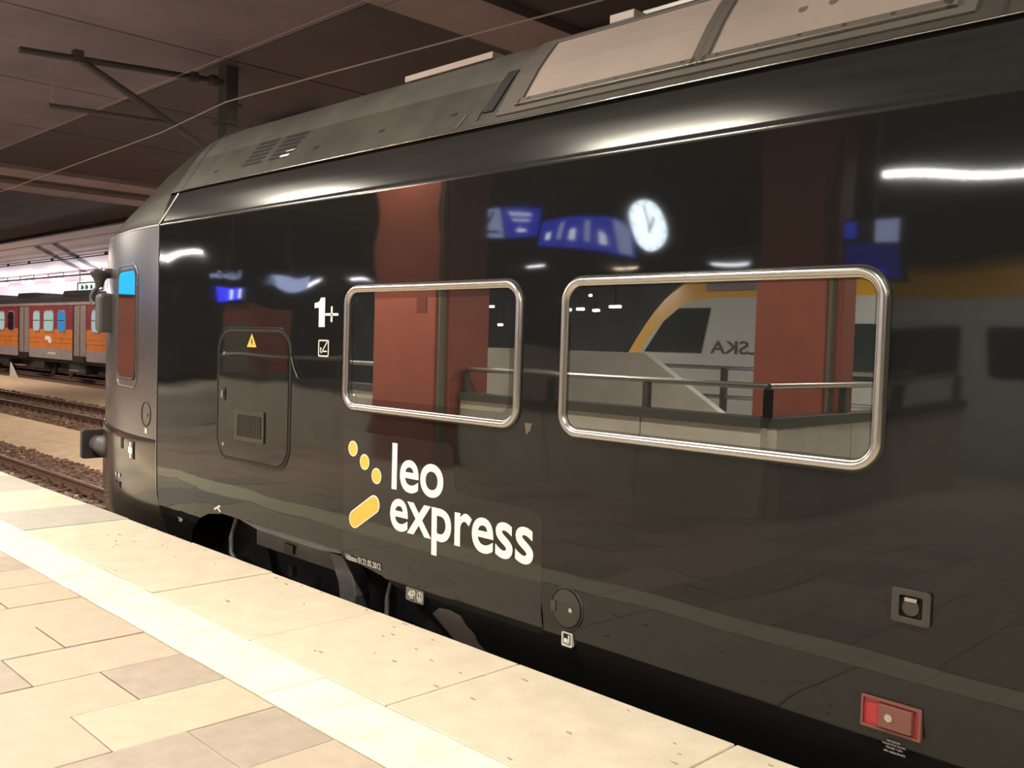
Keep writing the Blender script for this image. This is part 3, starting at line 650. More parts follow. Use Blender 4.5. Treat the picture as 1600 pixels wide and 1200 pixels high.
panel_on('jack_mark', 'offwhite', -8.32, -8.27, 0.00, 0.055, 0.02, 0.016, train, nx=4); panel_on('jack_mark', 'handle', -7.93, -7.86, -0.005, 0.075, 0.03, 0.006, train, nx=4)
# buffer
bf = empty('buffer'); bf.parent = train; tag(bf, 'grey buffer with square plate at the nose')
part(MB().tube([(-10.1, 0.54, 0.395), (-10.38, 0.54, 0.395), (-10.39, 0.54, 0.395), (-10.56, 0.54, 0.395)], [0.115, 0.115, 0.095, 0.095], 20), 'buffer_stem', 'bogiegrey', bf, smooth=40)
part(MB().prism(rrect(0.37, 0.71, 0.235, 0.555, 0.03, 3), -10.62, -10.56, 'x'), 'buffer_plate', 'under', bf, bevel=0.01)
b2 = empty('buffer'); b2.parent = train; tag(b2, 'grey buffer on the far side of the nose')
part(MB().tube([(-10.1, 2.26, 0.395), (-10.56, 2.26, 0.395)], 0.095, 16), 'buffer_stem', 'bogiegrey', b2); part(MB().prism(rrect(2.09, 2.43, 0.235, 0.555, 0.03, 3), -10.62, -10.56, 'x'), 'buffer_plate', 'under', b2)
# rear view mirror
mr = empty('wing_mirror'); mr.parent = train; tag(mr, 'dark grey wing mirror on an arm at the cab corner')
part(MB().prism(rrect(0.085, 0.25, 1.63, 2.02, 0.055, 4), -9.50, -9.37, 'x'), 'mirror_housing', 'mirrorgrey', mr, bevel=0.03)
part(MB().prism(rrect(0.11, 0.225, 1.66, 1.99, 0.045, 4), -9.505, -9.50, 'x'), 'mirror_glass', 'glass', mr)
part(MB().tube([(-9.50, 0.135, 2.245), (-9.50, 0.135, 2.225), (-9.50, 0.135, 2.19), (-9.50, 0.135, 2.14), (-9.50, 0.135, 2.08)], [0.045, 0.088, 0.085, 0.05, 0.035], 14), 'arm_cap', 'under', mr, smooth=60)
part(MB().tube([(-9.50, 0.20, 2.215), (-9.50, 0.30, 2.235)], 0.05, 10), 'arm_root', 'under', mr, smooth=60)
part(MB().tube([(-9.50, 0.135, 2.10), (-9.53, 0.10, 2.05), (-9.56, 0.08, 1.99), (-9.55, 0.08, 1.93), (-9.50, 0.10, 1.90)], 0.022, 8), 'mirror_arm', 'mirrorgrey', mr, smooth=60)
# roof hardware
vt = empty('roof_vent'); vt.parent = train; tag(vt, 'two columns of black ventilation slots in the roof panel')
nrm = Vector((0, -0.80, 0.60))
def roof_pt(x, t, off=0.0):
    a = Vector((0, 0.110, 2.862)); b = Vector((0, 0.305, 3.165)); p = a + (b - a) * t + Vector((0, -0.80, 0.59)) * off; return (x, p.y, p.z)
def roof_quad(mb, xa, xb, t0, t1, off, sl=0.0):
    return mb.add([roof_pt(xa, t0, off), roof_pt(xb, t0, off), roof_pt(xb + sl, t1, off), roof_pt(xa + sl, t1, off)], [(0, 1, 2, 3)])
for c in range(2):
    for r_ in range(6):
        t0 = 0.33 + r_ * 0.118; x = -6.78 + c * 0.40 + r_ * 0.012
        part(roof_quad(MB(), x, x + 0.29, t0, t0 + 0.062, 0.004, 0.01), 'vent_slot', 'gap', vt)
part(roof_quad(MB(), -6.21, -6.09, 0.335, 0.39, 0.006, 0.01), 'vent_tag', 'white', vt); part(roof_quad(MB(), -6.17, -6.05, 0.47, 0.50, 0.006, 0.01), 'vent_tag', 'offwhite', vt)
for x, t in ((-7.25, 0.35), (-5.78, 0.38), (-5.02, 0.42), (-4.30, 0.40)):
    part(roof_quad(MB(), x, x + 0.05, t, t + 0.05, 0.004, 0.015), 'roof_hole', 'gap', train)
def quad3(mb, P): return mb.add(P, [tuple(range(len(P)))])
def rpt(x, s, off=0.0):
    """s metres up the roof flank above the gutter"""
    chain = [Vector((0, 0.110, 2.862)), Vector((0, 0.305, 3.165)), Vector((0, 0.43, 3.325)), Vector((0, 0.52, 3.40)), Vector((0, 0.66, 3.45))]
    for a, b in zip(chain, chain[1:]):
        L = (b - a).length
        if s <= L or b is chain[-1]:
            p = a + (b - a) * (s / L); n = Vector((0, -(b - a).z, (b - a).y)).normalized(); p = p + n * off; return (x, p.y, p.z)
        s -= L
def flank(name, m, xa, xb, s0, s1, o0, o1, parent, bevel=0.0, sl=0.0):
    """slab lying on the roof flank between heights s0, s1, from offset o0 to o1"""
    ss = [s0 + (s1 - s0) * i / 4 for i in range(5)]; mb = MB(); n = len(ss)
    V_ = []
    for off in (o0, o1):
        for i, s in enumerate(ss):
            V_ += [rpt(xa + sl * i / 4, s, off), rpt(xb + sl * i / 4, s, off)]
    F = []
    for off in (0, 1):
        for i in range(n - 1): a = off * 2 * n + 2 * i; F.append((a, a + 1, a + 3, a + 2))
    for i in range(n - 1):
        a = 2 * i; F += [(a, a + 2, a + 2 + 2 * n, a + 2 * n), (a + 1, a + 3, a + 3 + 2 * n, a + 1 + 2 * n)]
    F += [(0, 1, 1 + 2 * n, 2 * n), (2 * n - 2, 2 * n - 1, 4 * n - 1, 4 * n - 2)]
    return part(mb.add(V_, F), name, m, parent, bevel=bevel)
eq = empty('roof_cover'); eq.parent = train; tag(eq, 'grey roof equipment cover with pale beige framed panels')
flank('cover_frame', 'roofframe', -3.84, -1.30, 0.045, 0.67, 0.0, 0.012, eq)
for xa, xb in ((-3.66, -2.56), (-2.47, -1.41)):
    flank('beige_panel', 'roofpanel', xa, xb, 0.125, 0.575, 0.012, 0.016, eq)
    flank('lower_frame', 'roofframe', xa - 0.03, xb + 0.03, 0.085, 0.125, 0.012, 0.030, eq, 0.003)
    flank('upper_frame', 'roofframe', xa - 0.03, xb + 0.03, 0.575, 0.60, 0.012, 0.028, eq, 0.003)
    for x in (xa - 0.045, xb): flank('side_frame', 'roofframe', x, x + 0.045, 0.085, 0.60, 0.012, 0.030, eq, 0.003)
    for i in range(6):
        x = xa + 0.06 + i * 0.2
        p = Vector(rpt(x, 0.105, 0.030)); part(MB().disc(p, 0.009, (0, -0.8, 0.6), 0.005, 8), 'screw', 'chrome', eq)
for dx in (0.0, 0.14):
    p = Vector(rpt(-2.06 + dx, 0.30, 0.016)); part(MB().disc(p, 0.022, (0, -0.8, 0.6), 0.001, 14), 'rust_spot', 'rustspot', eq)
# dark triangular gap before the cover
flank('cover_gap', 'gap', -3.985, -3.90, 0.10, 0.42, 0.004, 0.010, eq, sl=0.03)
flank('joint_strip', 'chrome', -4.02, -4.00, 0.05, 0.13, 0.002, 0.008, eq)
flank('joint_strip', 'roofframe', -4.17, -4.155, 0.02, 0.12, 0.002, 0.006, eq, sl=0.03)
flank('joint_strip', 'chrome', -1.20, -1.19, 0.0, 0.1, 0.002, 0.006, eq)
part(MB().box(-5.15, -4.28, 0.50, 0.60, 3.40, 3.442), 'roof_strip', 'roofpanel', train, bevel=0.004)
part(MB().box(-3.35, -3.18, 0.50, 0.62, 3.40, 3.45), 'roof_lug', 'roofpanel', train, bevel=0.006)
part(MB().tube([(x, 0.62, 3.455) for x in (-3.2, -1.0, 2.0)], 0.02, 6), 'roof_cable', 'roofframe', train)
part(MB().tube([(x, 0.106, 2.858) for x in rows_x(-7.7, 8, 0.8)], 0.005, 10), 'gutter_edge', 'edge', train, smooth=60)

# bogie
bg = empty('bogie'); bg.parent = train; tag(bg, 'dark bogie frame and wheels showing below the skirt')
part(MB().prism([(-6.35, 0.19), (-5.25, 0.19), (-5.10, 0.13), (-5.05, 0.05), (-6.35, 0.05)], 0.12, 0.30), 'frame_beam', 'bogiegrey', bg, bevel=0.01)
part(MB().box(-5.92, -5.80, 0.10, 0.12, 0.08, 0.14), 'beam_plate', 'under', bg)
part(MB().prism([(-5.32, 0.19), (-5.16, 0.19), (-5.04, 0.08), (-5.00, -0.05), (-5.02, -0.28), (-5.14, -0.28), (-5.20, 0.0)], 0.08, 0.20), 'bracket', 'bogiegrey', bg, bevel=0.01)
part(MB().box(-9.2, -3.4, 0.46, 2.3, -0.70, 0.24), 'bogie_shade_block', 'under', bg)  # dark block added to stand in for the shade inside the wheel openings
for x in (-7.0, -4.3):
    part(MB().disc((x, 0.40, -0.33), 0.42, (0, 1, 0), 0.13, 40), 'wheel', 'under', bg, smooth=30)
    part(MB().disc((x, 0.30, -0.33), 0.14, (0, 1, 0), 0.12, 20), 'axle_box', 'bogiegrey', bg, smooth=30)
    part(MB().disc((x, 2.05, -0.33), 0.42, (0, 1, 0), 0.13, 30), 'wheel', 'under', bg, smooth=30)
part(MB().tube([(-6.68, 0.14, 0.22), (-6.70, 0.10, 0.05), (-6.66, 0.08, -0.06), (-6.55, 0.08, -0.14), (-6.35, 0.08, -0.2)], 0.018, 8), 'hose', 'bogiegrey', bg, smooth=60)
part(MB().tube([(-4.66, 0.12, 0.14), (-4.68, 0.10, 0.0), (-4.66, 0.08, -0.12), (-4.58, 0.08, -0.2), (-4.5, 0.1, -0.25)], 0.016, 8), 'hose', 'bogiegrey', bg, smooth=60)
part(MB().box(-5.95, -5.90, 0.16, 0.2, -0.12, -0.04), 'bolt_plate', 'chrome', bg)

# ------------------------------------------------------------------ overhead line
cs = tag(empty('catenary_bracket', (-13.0, 3.3, CZ)), 'dark overhead line bracket with tubes hung from the ceiling beside the train roof', 'catenary')
part(MB().box(-13.13, -12.87, 3.22, 3.40, 3.6, CZ), 'post', 'gmast', cs)
part(MB().box(-13.2, -12.8, 3.18, 3.44, 5.0, 5.06).box(-13.2, -12.8, 3.18, 3.44, 4.75, 4.81), 'post_clamp', 'gmast', cs)
part(MB().tube([(-13.0, 3.2, 5.37), (-13.0, 2.9, 5.35), (-13.0, 0.45, 5.18)], 0.045, 10), 'top_tube', 'mast', cs)
for y, z in ((3.02, 5.36), (2.72, 5.34)): part(MB().disc((-13.0, y, z), 0.085, (0, 1, 0), 0.10, 12), 'insulator', 'mast', cs)
part(MB().tube([(-13.0, 3.15, 4.30), (-13.0, 1.15, 5.24)], 0.05, 10), 'diagonal_tube', 'mast', cs)
part(MB().tube([(-13.0, 2.50, 4.63), (-13.0, 0.80, 4.55)], 0.035, 8), 'steady_arm', 'mast', cs)
part(MB().tube([(-13.0, 0.85, 4.58), (-13.0, 0.8, 5.2)], 0.008, 5), 'drop_wire', 'wire', cs)
part(MB().box(-13.06, -12.94, 1.10, 1.22, 5.18, 5.34), 'tube_clamp', 'mast', cs)
def wire(name, pts, r, lab):
    return tag(part(MB().tube(pts, r, 6), name, 'wire', None), lab, 'wire')
wire('contact_wire', [(-60, 2.4, 4.42), (-20.5, 2.55, 4.44), (-13, 2.28, 4.46), (-10.6, 2.02, 4.455), (-8.6, 2.1, 4.44), (-5.0, 2.35, 4.43), (8, 2.2, 4.4)], 0.009, 'bright overhead wire running along above the train roof')
wire('messenger_wire', [(-60, 2.45, 5.20), (-13, 2.4, 5.23), (-9, 2.35, 5.2), (8, 2.35, 5.2)], 0.005, 'fainter upper overhead wire close below the ceiling')
wire('contact_wire', [(-90, 7.4, 4.5), (-13, 7.3, 4.5), (10, 7.3, 4.5)], 0.010, 'overhead wire above the middle track')

# ------------------------------------------------------------------ red and orange train on the far track
ft = tag(empty('electric_train', (-52, 15.3, RAIL)), 'red and orange electric train with grey doors on the far track', 'train')
FX0, FX1, FY = -100, -22, 13.9
doors = [-82.0 - 0.0, -73.4, -64.9, -56.9, -48.65, -40.4, -32.1]
part(MB().box(FX0, FX1, FY, 16.7, 1.72, 2.98), 'upper_body', 'crimson', ft)
part(MB().box(FX0, FX1, FY, 16.7, 0.72, 1.72), 'lower_body', 'torange', ft)
part(MB().box(FX0, FX1, FY - 0.01, 16.7, 0.18, 0.72), 'grey_band', 'tgrey', ft)
for z in (1.02, 1.25): part(MB().box(FX0, FX1, FY - 0.02, FY, z, z + 0.04), 'rib', 'torange', ft)
part(MB().box(FX0, FX1, FY - 0.05, 16.75, 2.96, 3.10), 'gutter', 'tsilver', ft)
part(MB().prism([(FY - 0.02, 3.10), (FY + 0.25, 3.36), (14.8, 3.62), (15.8, 3.62), (16.5, 3.36), (16.72, 3.10)], FX0, FX1, 'x'), 'roof', 'troof', ft)
for i in range(10):
    x = -96 + i * 7.3
    part(MB().prism([(x, 3.4), (x + 3.6, 3.4), (x + 3.2, 3.75), (x + 0.4, 3.75)], 14.5, 16.1), 'roof_box', 'troof', ft)
part(MB().box(FX0, FX1, FY + 0.15, 16.5, 0.0, 0.18), 'sill', 'under', ft)
part(MB().box(FX0, FX1, 14.7, 16.0, -0.35, 0.0), 'underframe', 'under', ft)
for i in range(13):
    x = -97 + i * 5.9
    part(MB().box(x, x + 2.2, FY + 0.2, 14.7, -0.40 + random.uniform(-0.1, 0.1), 0.0), 'equipment_box', 'under', ft)
for x in (-96, -93.5, -79, -76.5, -62.8, -60.2, -53.4, -50.8, -39, -36.5, -27, -24.5):
    part(MB().disc((x, 14.5, -0.29), 0.46, (0, 1, 0), 0.13, 24), 'wheel', 'under', ft)
for d in doors:
    dr = empty('door', (0, 0, 0)); dr.parent = ft
    part(MB().box(d, d + 1.62, FY - 0.03, FY, 0.42, 2.92), 'door_leaf', 'tdoor', dr)
    part(MB().box(d - 0.10, d + 0.05, FY - 0.05, FY, 0.18, 2.96), 'door_post', 'black', dr)
    part(MB().box(d + 0.80, d + 0.86, FY - 0.04, FY - 0.03, 0.44, 2.9), 'door_split', 'black', dr)
    part(MB().box(d + 0.1, d + 1.6, FY - 0.10, FY - 0.03, 0.12, 0.42), 'door_step', 'black', dr)
    part(MB().box(d + 0.0, d + 1.3, FY - 0.25, FY - 0.05, -0.32, -0.28), 'foot_step', 'tsilver', dr)
    part(MB().box(d + 1.25, d + 1.45, FY - 0.04, FY - 0.03, 1.7, 2.7), 'door_window', 'tdoor', dr)
for d in doors[:-1]:
    for k_, (a, b, m) in enumerate(((2.35, 3.30, 'winlit'), (4.0, 5.35, 'winlit'), (6.05, 7.05, 'winblue'))):
        if m == 'winblue' and d != -56.9: m = 'windark'
        wn = empty('window'); wn.parent = ft
        part(MB().prism(rrect(d + a - 0.07, d + b + 0.07, 1.56, 2.72, 0.28, 4), FY - 0.03, FY), 'window_frame', 'tsilver', wn)
        part(MB().prism(rrect(d + a, d + b, 1.63, 2.65, 0.24, 4), FY - 0.05, FY - 0.03), 'pane', m if k_ != 0 or d != -64.9 else 'windark', wn)
        part(MB().box(d + a, d + b, FY - 0.06, FY - 0.05, 2.16, 2.20), 'bar', 'winframe', wn)
part(MB().prism([(-52.8, 1.18), (-52.7, 1.36), (-52.1, 1.33), (-51.8, 1.22), (-51.85, 0.98), (-52.2, 1.0), (-52.3, 1.14)], FY - 0.03, FY), 'emblem', 'white', ft)
part(MB().box(-52.3, -51.2, FY - 0.025, FY - 0.01, 0.40, 0.52), 'number_plate', 'offwhite', ft)

# ------------------------------------------------------------------ the platform behind the camera (seen as reflections)
def column(x0, x1, ya, yb, lab):
    c = tag(empty('station_column', ((x0 + x1) / 2, (ya + yb) / 2, 0)), lab, 'column', 'terracotta columns along the platform')
    part(MB().box(x0, x1 - 0.10, yb + 0.14, ya, 0.0, CZ), 'column_shaft', 'column', c, bevel=0.02)
    part(MB().box(x1 - 0.10, x1, yb, ya - 0.16, 0.0, CZ), 'column_rib', 'column', c, bevel=0.02)
    part(MB().box(x0 + 0.05, x1 - 0.10, yb + 0.02, yb + 0.14, 0.0, CZ), 'column_back', 'coljoint', c)
    part(MB().box(x1 - 0.10, x1 - 0.06, ya - 0.16, ya - 0.04, 0.0, CZ), 'column_joint', 'coljoint', c)
column(-10.46, -9.05, -4.2, -5.05, 'broad terracotta column mirrored in the smaller window')
column(-5.64, -4.68, -6.0, -6.5, 'terracotta column behind the railing corner, mirrored in the larger window')
kb = tag(empty('notice_board', (-16.55, -5.9, 0)), 'low terracotta notice block under the blue track number display', 'notice board')
part(MB().box(-17.2, -15.9, -6.2, -5.5, 0.0, 2.26), 'board_block', 'column', kb, bevel=0.02); part(MB().box(-17.1, -16.0, -5.5, -5.48, 0.9, 1.9), 'board_face', 'coljoint', kb)
kk = tag(empty('information_pillar', (-25, -2.4, 0)), 'terracotta pillar with a bright cyan screen far along the platform', 'pillar')
part(MB().box(-25.6, -24.6, -3.6, -1.0, 0.0, 3.6), 'pillar_block', 'column', kk, bevel=0.02)
part(MB().box(-24.6, -24.52, -3.55, -1.05, 2.55, 3.3), 'screen_case', 'black', kk); part(MB().box(-24.52, -24.51, -3.5, -1.1, 2.6, 3.25), 'screen', 'cyan', kk)
for i, lx in enumerate(LAMP_X):
    e = tag(empty('ceiling_lamp', (lx, LAMP_Y, LAMP_Z)), 'long ceiling lamp over the near platform, ' + ('first', 'second', 'third', 'fourth', 'fifth', 'sixth', 'seventh', 'eighth')[i] + ' from the right', 'lamp', 'near platform lamps')
    part(MB().prism([(LAMP_Y - 0.2, LAMP_Z), (LAMP_Y + 0.2, LAMP_Z), (LAMP_Y + 0.12, LAMP_Z + 0.12), (LAMP_Y - 0.12, LAMP_Z + 0.12)], lx - 0.85, lx + 0.85, 'x'), 'housing', 'lamp', e)
    for d in (-0.6, 0.6): part(MB().box(lx + d - 0.01, lx + d + 0.01, LAMP_Y - 0.01, LAMP_Y + 0.01, LAMP_Z + 0.12, CZ), 'hanger', 'slot', e)
WORD = ('first', 'second', 'third', 'fourth', 'fifth', 'sixth', 'seventh', 'eighth', 'ninth', 'tenth', 'eleventh')
for i, (lx, ly) in enumerate(TRACK_FILLS):
    e = tag(empty('track_fill_lamp', (lx, ly, 5.32)), WORD[i] + ' added fill lamp over the tracks, ' + ('near the red train' if lx < -40 else 'hidden by the dark train'), 'lamp', 'added track fill lamps')
    part(MB().box(lx - 0.85, lx + 0.85, ly - 0.2, ly + 0.2, 5.32, 5.42), 'housing', 'lamp', e)
    for d in (-0.6, 0.6): part(MB().box(lx + d - 0.01, lx + d + 0.01, ly - 0.01, ly + 0.01, 5.42, CZ), 'hanger', 'slot', e)
cl = tag(empty('bracket_lamp', (-9.75, -3.62, 4.32)), 'short lamp on brackets before the broad terracotta column', 'lamp')
part(MB().box(-10.25, -9.25, -3.72, -3.52, 4.30, 4.40), 'housing', 'lamp', cl)
for x in (-10.1, -9.4): part(MB().box(x - 0.02, x + 0.02, -4.19, -3.72, 4.33, 4.37), 'bracket', 'slot', cl)
# parapet with handrail
def parapet(name, pts, lab):
    e = tag(empty(name, (pts[0][0], pts[0][1], 0)), lab, 'railing')
    for (xa, ya), (xb, yb) in zip(pts, pts[1:]):
        L = math.hypot(xb - xa, yb - ya); n = max(1, int(L / 1.2)); dx, dy = (xb - xa) / L, (yb - ya) / L; nx, ny = -dy * 0.1, dx * 0.1
        for i in range(n):
            a = i * L / n + 0.01; b = (i + 1) * L / n - 0.01
            q = [(xa + dx * t + s * nx, ya + dy * t + s * ny) for t, s in ((a, -1), (b, -1), (b, 1), (a, 1))]
            part(MB().prism(q, 0.0, 0.90, 'z'), 'wall_panel', 'concrete', e)
        q = [(xa + dx * t + s * nx * 1.3, ya + dy * t + s * ny * 1.3) for t, s in ((0, -1), (L, -1), (L, 1), (0, 1))]
        part(MB().prism(q, 0.90, 1.0, 'z'), 'coping', 'postgrey', e)
        for i in range(n + 1):
            t = i * L / n; x, y = xa + dx * t, ya + dy * t
            part(MB().box(x - 0.035, x + 0.035, y - 0.035, y + 0.035, 1.0, 1.27), 'post', 'postgrey', e)
        part(MB().tube([(xa, ya, 1.30), (xb, yb, 1.30)], 0.032, 10), 'handrail', 'steel', e)
parapet('stair_railing', [(-9.0, -4.62), (-4.64, -4.62), (-4.64, -9.4)], 'concrete stair parapet with steel handrail turning a corner')
parapet('stair_railing', [(-15.5, -4.62), (-10.5, -4.62)], 'concrete stair parapet with steel handrail further along the platform')
st = tag(part(MB().prism([(-14, 0.0), (-14, 1.57), (-8.3, 1.57), (-7.0, 0.80), (-6.2, 0.35), (-6.2, 0.0)], -7.6, -7.45), 'stair_wall', 'concrete', None), 'sloping grey side wall of the stairs behind the railing', 'wall')
rr = tag(empty('back_railing', (-6.5, -8.5, 0)), 'low steel railing behind the stairs', 'railing')
part(MB().tube([(-9.0, -8.5, 1.38), (-4.8, -8.5, 1.38)], 0.03, 8), 'handrail', 'steel', rr); part(MB().tube([(-9.0, -8.5, 0.95), (-4.8, -8.5, 0.95)], 0.03, 8), 'mid_rail', 'steel', rr)
for x in (-8.9, -7.6, -6.3, -5.0): part(MB().box(x - 0.04, x + 0.04, -8.54, -8.46, 0.0, 1.38), 'post', 'postgrey', rr)
# blue signs
def hang(e, x, y, z): part(MB().box(x - 0.015, x + 0.015, y - 0.015, y + 0.015, z, CZ), 'hanger', 'slot', e)
s1 = tag(empty('hanging_sign', (-9.2, -5.5, 3.3)), 'blue lit sign with arrow and pale pictogram panel hung facing the train', 'sign')
part(MB().box(-9.76, -8.75, -5.62, -5.53, 3.14, 3.50), 'case', 'black', s1)
part(MB().box(-9.74, -9.36, -5.53, -5.52, 3.16, 3.48), 'pale_panel', 'palesign', s1); part(MB().box(-9.32, -8.77, -5.53, -5.52, 3.16, 3.48), 'blue_panel', 'bluesign', s1)
part(MB().prism([(-9.70, 3.22), (-9.40, 3.22), (-9.40, 3.25), (-9.62, 3.25), (-9.44, 3.44), (-9.47, 3.46), (-9.68, 3.25)], -5.52, -5.515), 'pictogram', 'black', s1)
part(MB().prism([(-9.12, 3.24), (-8.98, 3.24), (-8.98, 3.28), (-9.08, 3.28), (-9.05, 3.32), (-9.12, 3.26)], -5.52, -5.515).box(-9.22, -8.9, -5.52, -5.515, 3.42, 3.44).box(-9.18, -8.92, -5.52, -5.515, 3.37, 3.385), 'arrow', 'signwhite', s1)
hang(s1, -9.6, -5.57, 3.5); hang(s1, -8.9, -5.57, 3.5)
s2 = tag(empty('hanging_sign', (-8.5, -6.2, 3.2)), 'long blue lit pictogram sign hung across the platform', 'sign')
part(MB().prism([(-8.68, -5.5), (-8.60, -5.5), (-8.28, -7.0), (-8.36, -7.0)], 2.98, 3.32, 'z'), 'case', 'bluesign', s2)
for i, m in enumerate(['signwhite', 'palesign', 'signwhite', 'palesign', 'signwhite', 'palesign']):
    t0 = 0.04 + i * 0.155; t1 = t0 + (0.06 if i < 5 else 0.14); P0 = Vector((-8.60, -5.5, 0)); P1 = Vector((-8.28, -7.0, 0))
    a = P0 + (P1 - P0) * t0; b = P0 + (P1 - P0) * t1; za, zb = (3.06, 3.16 + 0.1 * (i % 2)) if i < 5 else (3.0, 3.30)
    part(MB().prism([(a.x + 0.005, a.y), (b.x + 0.005, b.y), (b.x, b.y), (a.x, a.y)], za, zb, 'z'), 'pictogram', m, s2)
hang(s2, -8.6, -5.7, 3.32); hang(s2, -8.35, -6.8, 3.32)
ck = tag(empty('station_clock', (-7.2, -6.0, 3.16)), 'round white lit station clock hung over the platform', 'clock')
ax = Vector((0.45, 0.9, 0)).normalized(); cc = Vector((-7.2, -6.0, 3.17))
part(MB().disc(cc - ax * 0.08, 0.255, ax, 0.07, 36), 'case', 'black', ck); part(MB().disc(cc - ax * 0.01, 0.24, ax, 0.008, 36), 'dial', 'clockface', ck)
ux = Vector((-ax.y, ax.x, 0))
def hand(ang, L, wd):
    d = ux * math.sin(ang) + Vector((0, 0, 1)) * math.cos(ang); p = ux * math.cos(ang) - Vector((0, 0, 1)) * math.sin(ang); o_ = cc + ax * 0.002
    V_ = [o_ + p * wd - d * 0.03, o_ - p * wd - d * 0.03, o_ - p * wd + d * L, o_ + p * wd + d * L]; V_ += [q + ax * 0.004 for q in V_]
    part(MB().add(V_, [(0, 1, 2, 3), (4, 7, 6, 5), (0, 4, 5, 1), (1, 5, 6, 2), (2, 6, 7, 3), (3, 7, 4, 0)]), 'clock_hand', 'black', ck)
hand(-0.7, 0.13, 0.014); hand(0.15, 0.19, 0.010)
for i in range(12):
    a = i * math.pi / 6; d = ux * math.sin(a) + Vector((0, 0, 1)) * math.cos(a)
    part(MB().disc(cc + d * 0.21 - ax * 0.001, 0.012, ax, 0.004, 8), 'hour_mark', 'black', ck)
part(MB().box(-7.215, -7.185, -6.03, -6.0, 3.4, CZ), 'hanger', 'slot', ck)
s3 = tag(empty('hanging_display', (-3.6, -4.5, 2.6)), 'blue lit display hung near the larger window reflection', 'display')
part(MB().box(-3.86, -3.38, -4.62, -4.53, 2.32, 2.85), 'case', 'black', s3); part(MB().box(-3.84, -3.40, -4.53, -4.52, 2.34, 2.62), 'lower_screen', 'bluedim', s3)
part(MB().box(-3.84, -3.74, -4.53, -4.52, 2.68, 2.83), 'pale_corner', 'bluesign', s3); part(MB().box(-3.58, -3.40, -4.53, -4.52, 2.64, 2.83), 'pale_corner', 'palesign', s3)
part(MB().box(-3.76, -3.50, -4.53, -4.52, 2.36, 2.42), 'glow_strip', 'bluesign', s3); hang(s3, -3.6, -4.57, 2.85)
s4 = tag(empty('track_display', (-16.6, -5.35, 2.5)), 'bright blue track number display hung before a red column', 'display')
part(MB().box(-17.15, -15.95, -5.36, -5.28, 2.30, 2.66), 'case', 'black', s4); part(MB().box(-17.12, -15.98, -5.28, -5.27, 2.32, 2.64), 'screen', 'blue', s4)
part(MB().box(-16.52, -16.42, -5.27, -5.265, 2.35, 2.60), 'digit', 'signwhite', s4); part(MB().box(-16.08, -15.99, -5.27, -5.265, 2.35, 2.60), 'digit', 'signwhite', s4)
tx_ = text('Kraków Główny', 0, 1.3, 2.78, 2.96, -5.27); tx_.v = [(-16.0 - x - 0.1, y, z) for x, y, z in tx_.v]
part(tx_, 'station_name', 'palesign', s4); hang(s4, -16.6, -5.32, 2.66)
s5 = tag(empty('hanging_sign', (-16.5, -6.6, 2.8)), 'small pale blue sign further along the platform', 'sign')
part(MB().box(-17.1, -16.0, -6.62, -6.55, 2.70, 2.88), 'case', 'palesign', s5); hang(s5, -16.5, -6.59, 2.88)
# strip lights behind
SN = [0]
def striplight(x0, x1, y, z, m, lab):
    e = tag(empty('strip_light', ((x0 + x1) / 2, y, z)), lab, 'lamp', 'strip lights over the platform behind')
    part(MB().tube([(x0, y, z), (x1, y, z)], 0.035, 8), 'tube', m, e); part(MB().box(x0, x1, y - 0.06, y + 0.06, z + 0.04, z + 0.09), 'housing', 'lamp', e)
    for x in (x0 + 0.2, x1 - 0.2): part(MB().box(x - 0.01, x + 0.01, y - 0.01, y + 0.01, z + 0.09, CZ), 'hanger', 'slot', e)
for (a, b), lab in zip(REAR_LAMPS, ('long strip light at the far end of the platform', 'added strip light hidden behind the broad terracotta column', 'long strip light behind the camera')):
    e = tag(empty('strip_light', ((a + b) / 2, -8.8, 3.96)), lab, 'lamp', 'strip lights over the platform behind')
    part(MB().box(a, b, -8.9, -8.7, 3.96, 4.04), 'housing', 'lamp', e)
    for x in (a + 0.2, b - 0.2): part(MB().box(x - 0.01, x + 0.01, -8.81, -8.79, 4.04, CZ), 'hanger', 'slot', e)
for x0, x1, m in ((-19.4, -18.5, 'tubewarm'), (-15.2, -14.3, 'tube'), (-13.4, -13.1, 'tube'), (-23.2, -22.2, 'tube'), (-37.5, -36.2, 'tube'), (-44, -42.6, 'tube'), (-33.5, -32.5, 'tube')):
    SN[0] += 1; striplight(x0, x1, -20.0, 4.25, m, WORD[SN[0] - 1] + ' of the short distant strip lights beyond the yellow train')
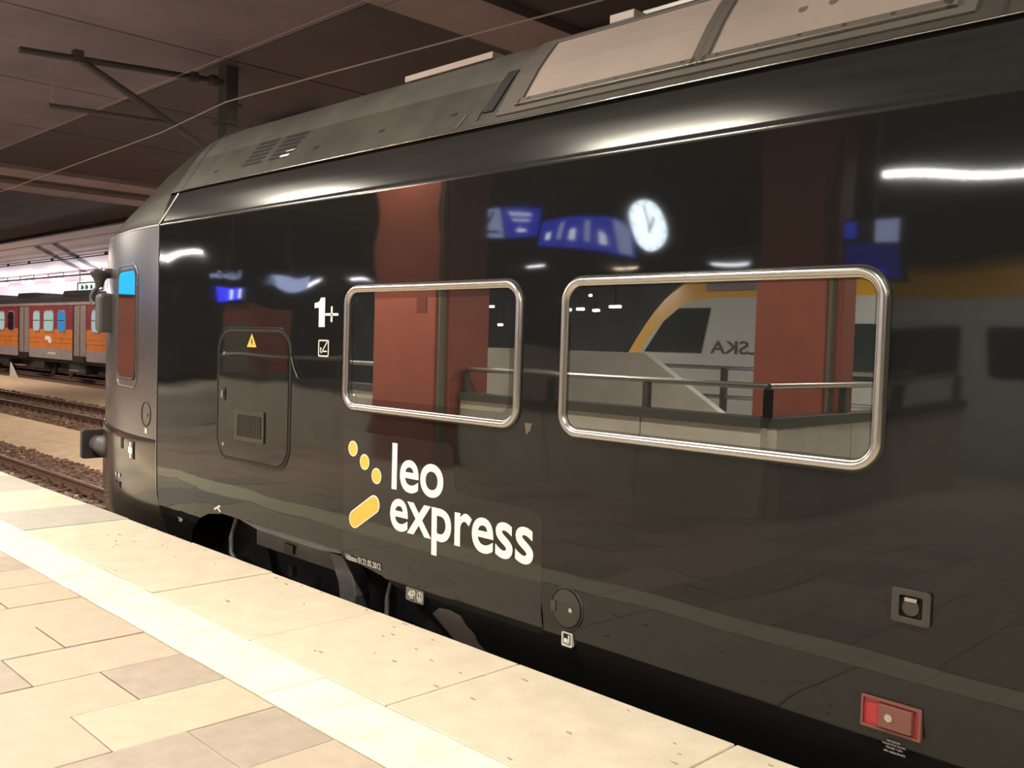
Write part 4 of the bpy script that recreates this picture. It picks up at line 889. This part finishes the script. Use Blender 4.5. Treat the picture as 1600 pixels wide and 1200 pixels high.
for k_, (rx, rz) in enumerate(((-0.890, 0.052), (-0.866, 0.053), (-0.838, 0.051), (-0.80, 0.056), (-0.853, 0.072), (-1.05, 0.058), (-1.03, 0.030))):
    x = rx * 23.0; striplight(x - (0.12, 0.3, 0.25, 0.45, 0.08, 0.2, 0.2)[k_], x, -19.5, 1.632 + rz * 23.0, 'tube', WORD[k_] + ' of the low distant lights beyond the yellow train')
# yellow and white train behind
yt = tag(empty('yellow_train', (-6, -12.9, RAIL)), 'white train with yellow roof edge on the track behind the camera', 'train')
YY = -11.5
def yprof(x):
    # roof height profile of the nose towards -x
    return lerp([(-12.2, 0.9), (-12.0, 1.35), (-11.7, 1.80), (-11.3, 2.35), (-10.9, 2.75), (-10.4, 3.05), (-9.5, 3.2), (20, 3.22)], x)
xs2 = rows_x(-12.2, -9.2, 0.2) + [0, 10, 20]
part(MB().grid([[(x, YY, -0.5), (x, YY, min(2.62, yprof(x) - 0.52))] for x in xs2]), 'side_wall', 'twhite', yt)
part(MB().grid([[(x, YY - 0.0, max(-0.4, min(2.62, yprof(x) - 0.52))), (x, YY - 0.05, yprof(x) - 0.1), (x, YY - 0.25, yprof(x) + 0.05), (x, YY - 1.4, yprof(x) + 0.1), (x, YY - 2.8, yprof(x))] for x in xs2]), 'roof_band', 'tyellow', yt, smooth=40)
part(MB().box(-12.2, -12.1, YY - 2.8, YY, -0.5, 0.95), 'nose_front', 'twhite', yt)
part(MB().prism([(-11.35, 1.58), (-10.03, 1.58), (-9.85, 2.43), (-10.55, 2.43), (-10.9, 2.18)], YY, YY + 0.02), 'cab_window', 'tglass', yt)
for i in range(8):
    x = -7.3 + i * 2.3
    part(MB().prism(rrect(x, x + 1.9, 1.2, 2.15, 0.1, 4), YY, YY + 0.02), 'window', 'tglass', yt)
part(MB().box(-9.95, -8.7, YY, YY + 0.02, 2.75, 2.95), 'roof_grille', 'tdoor', yt)
tx_ = text('MAŁOPOLSKA', 0, 2.86, 1.58, 1.82, YY + 0.012, 0.01); tx_.v = [(-6.96 - x, y, z) for x, y, z in tx_.v]
part(tx_, 'lettering', 'postgrey', yt)
part(MB().box(-12, 20, YY - 2.6, YY - 0.1, -0.9, -0.45), 'underframe', 'under', yt)
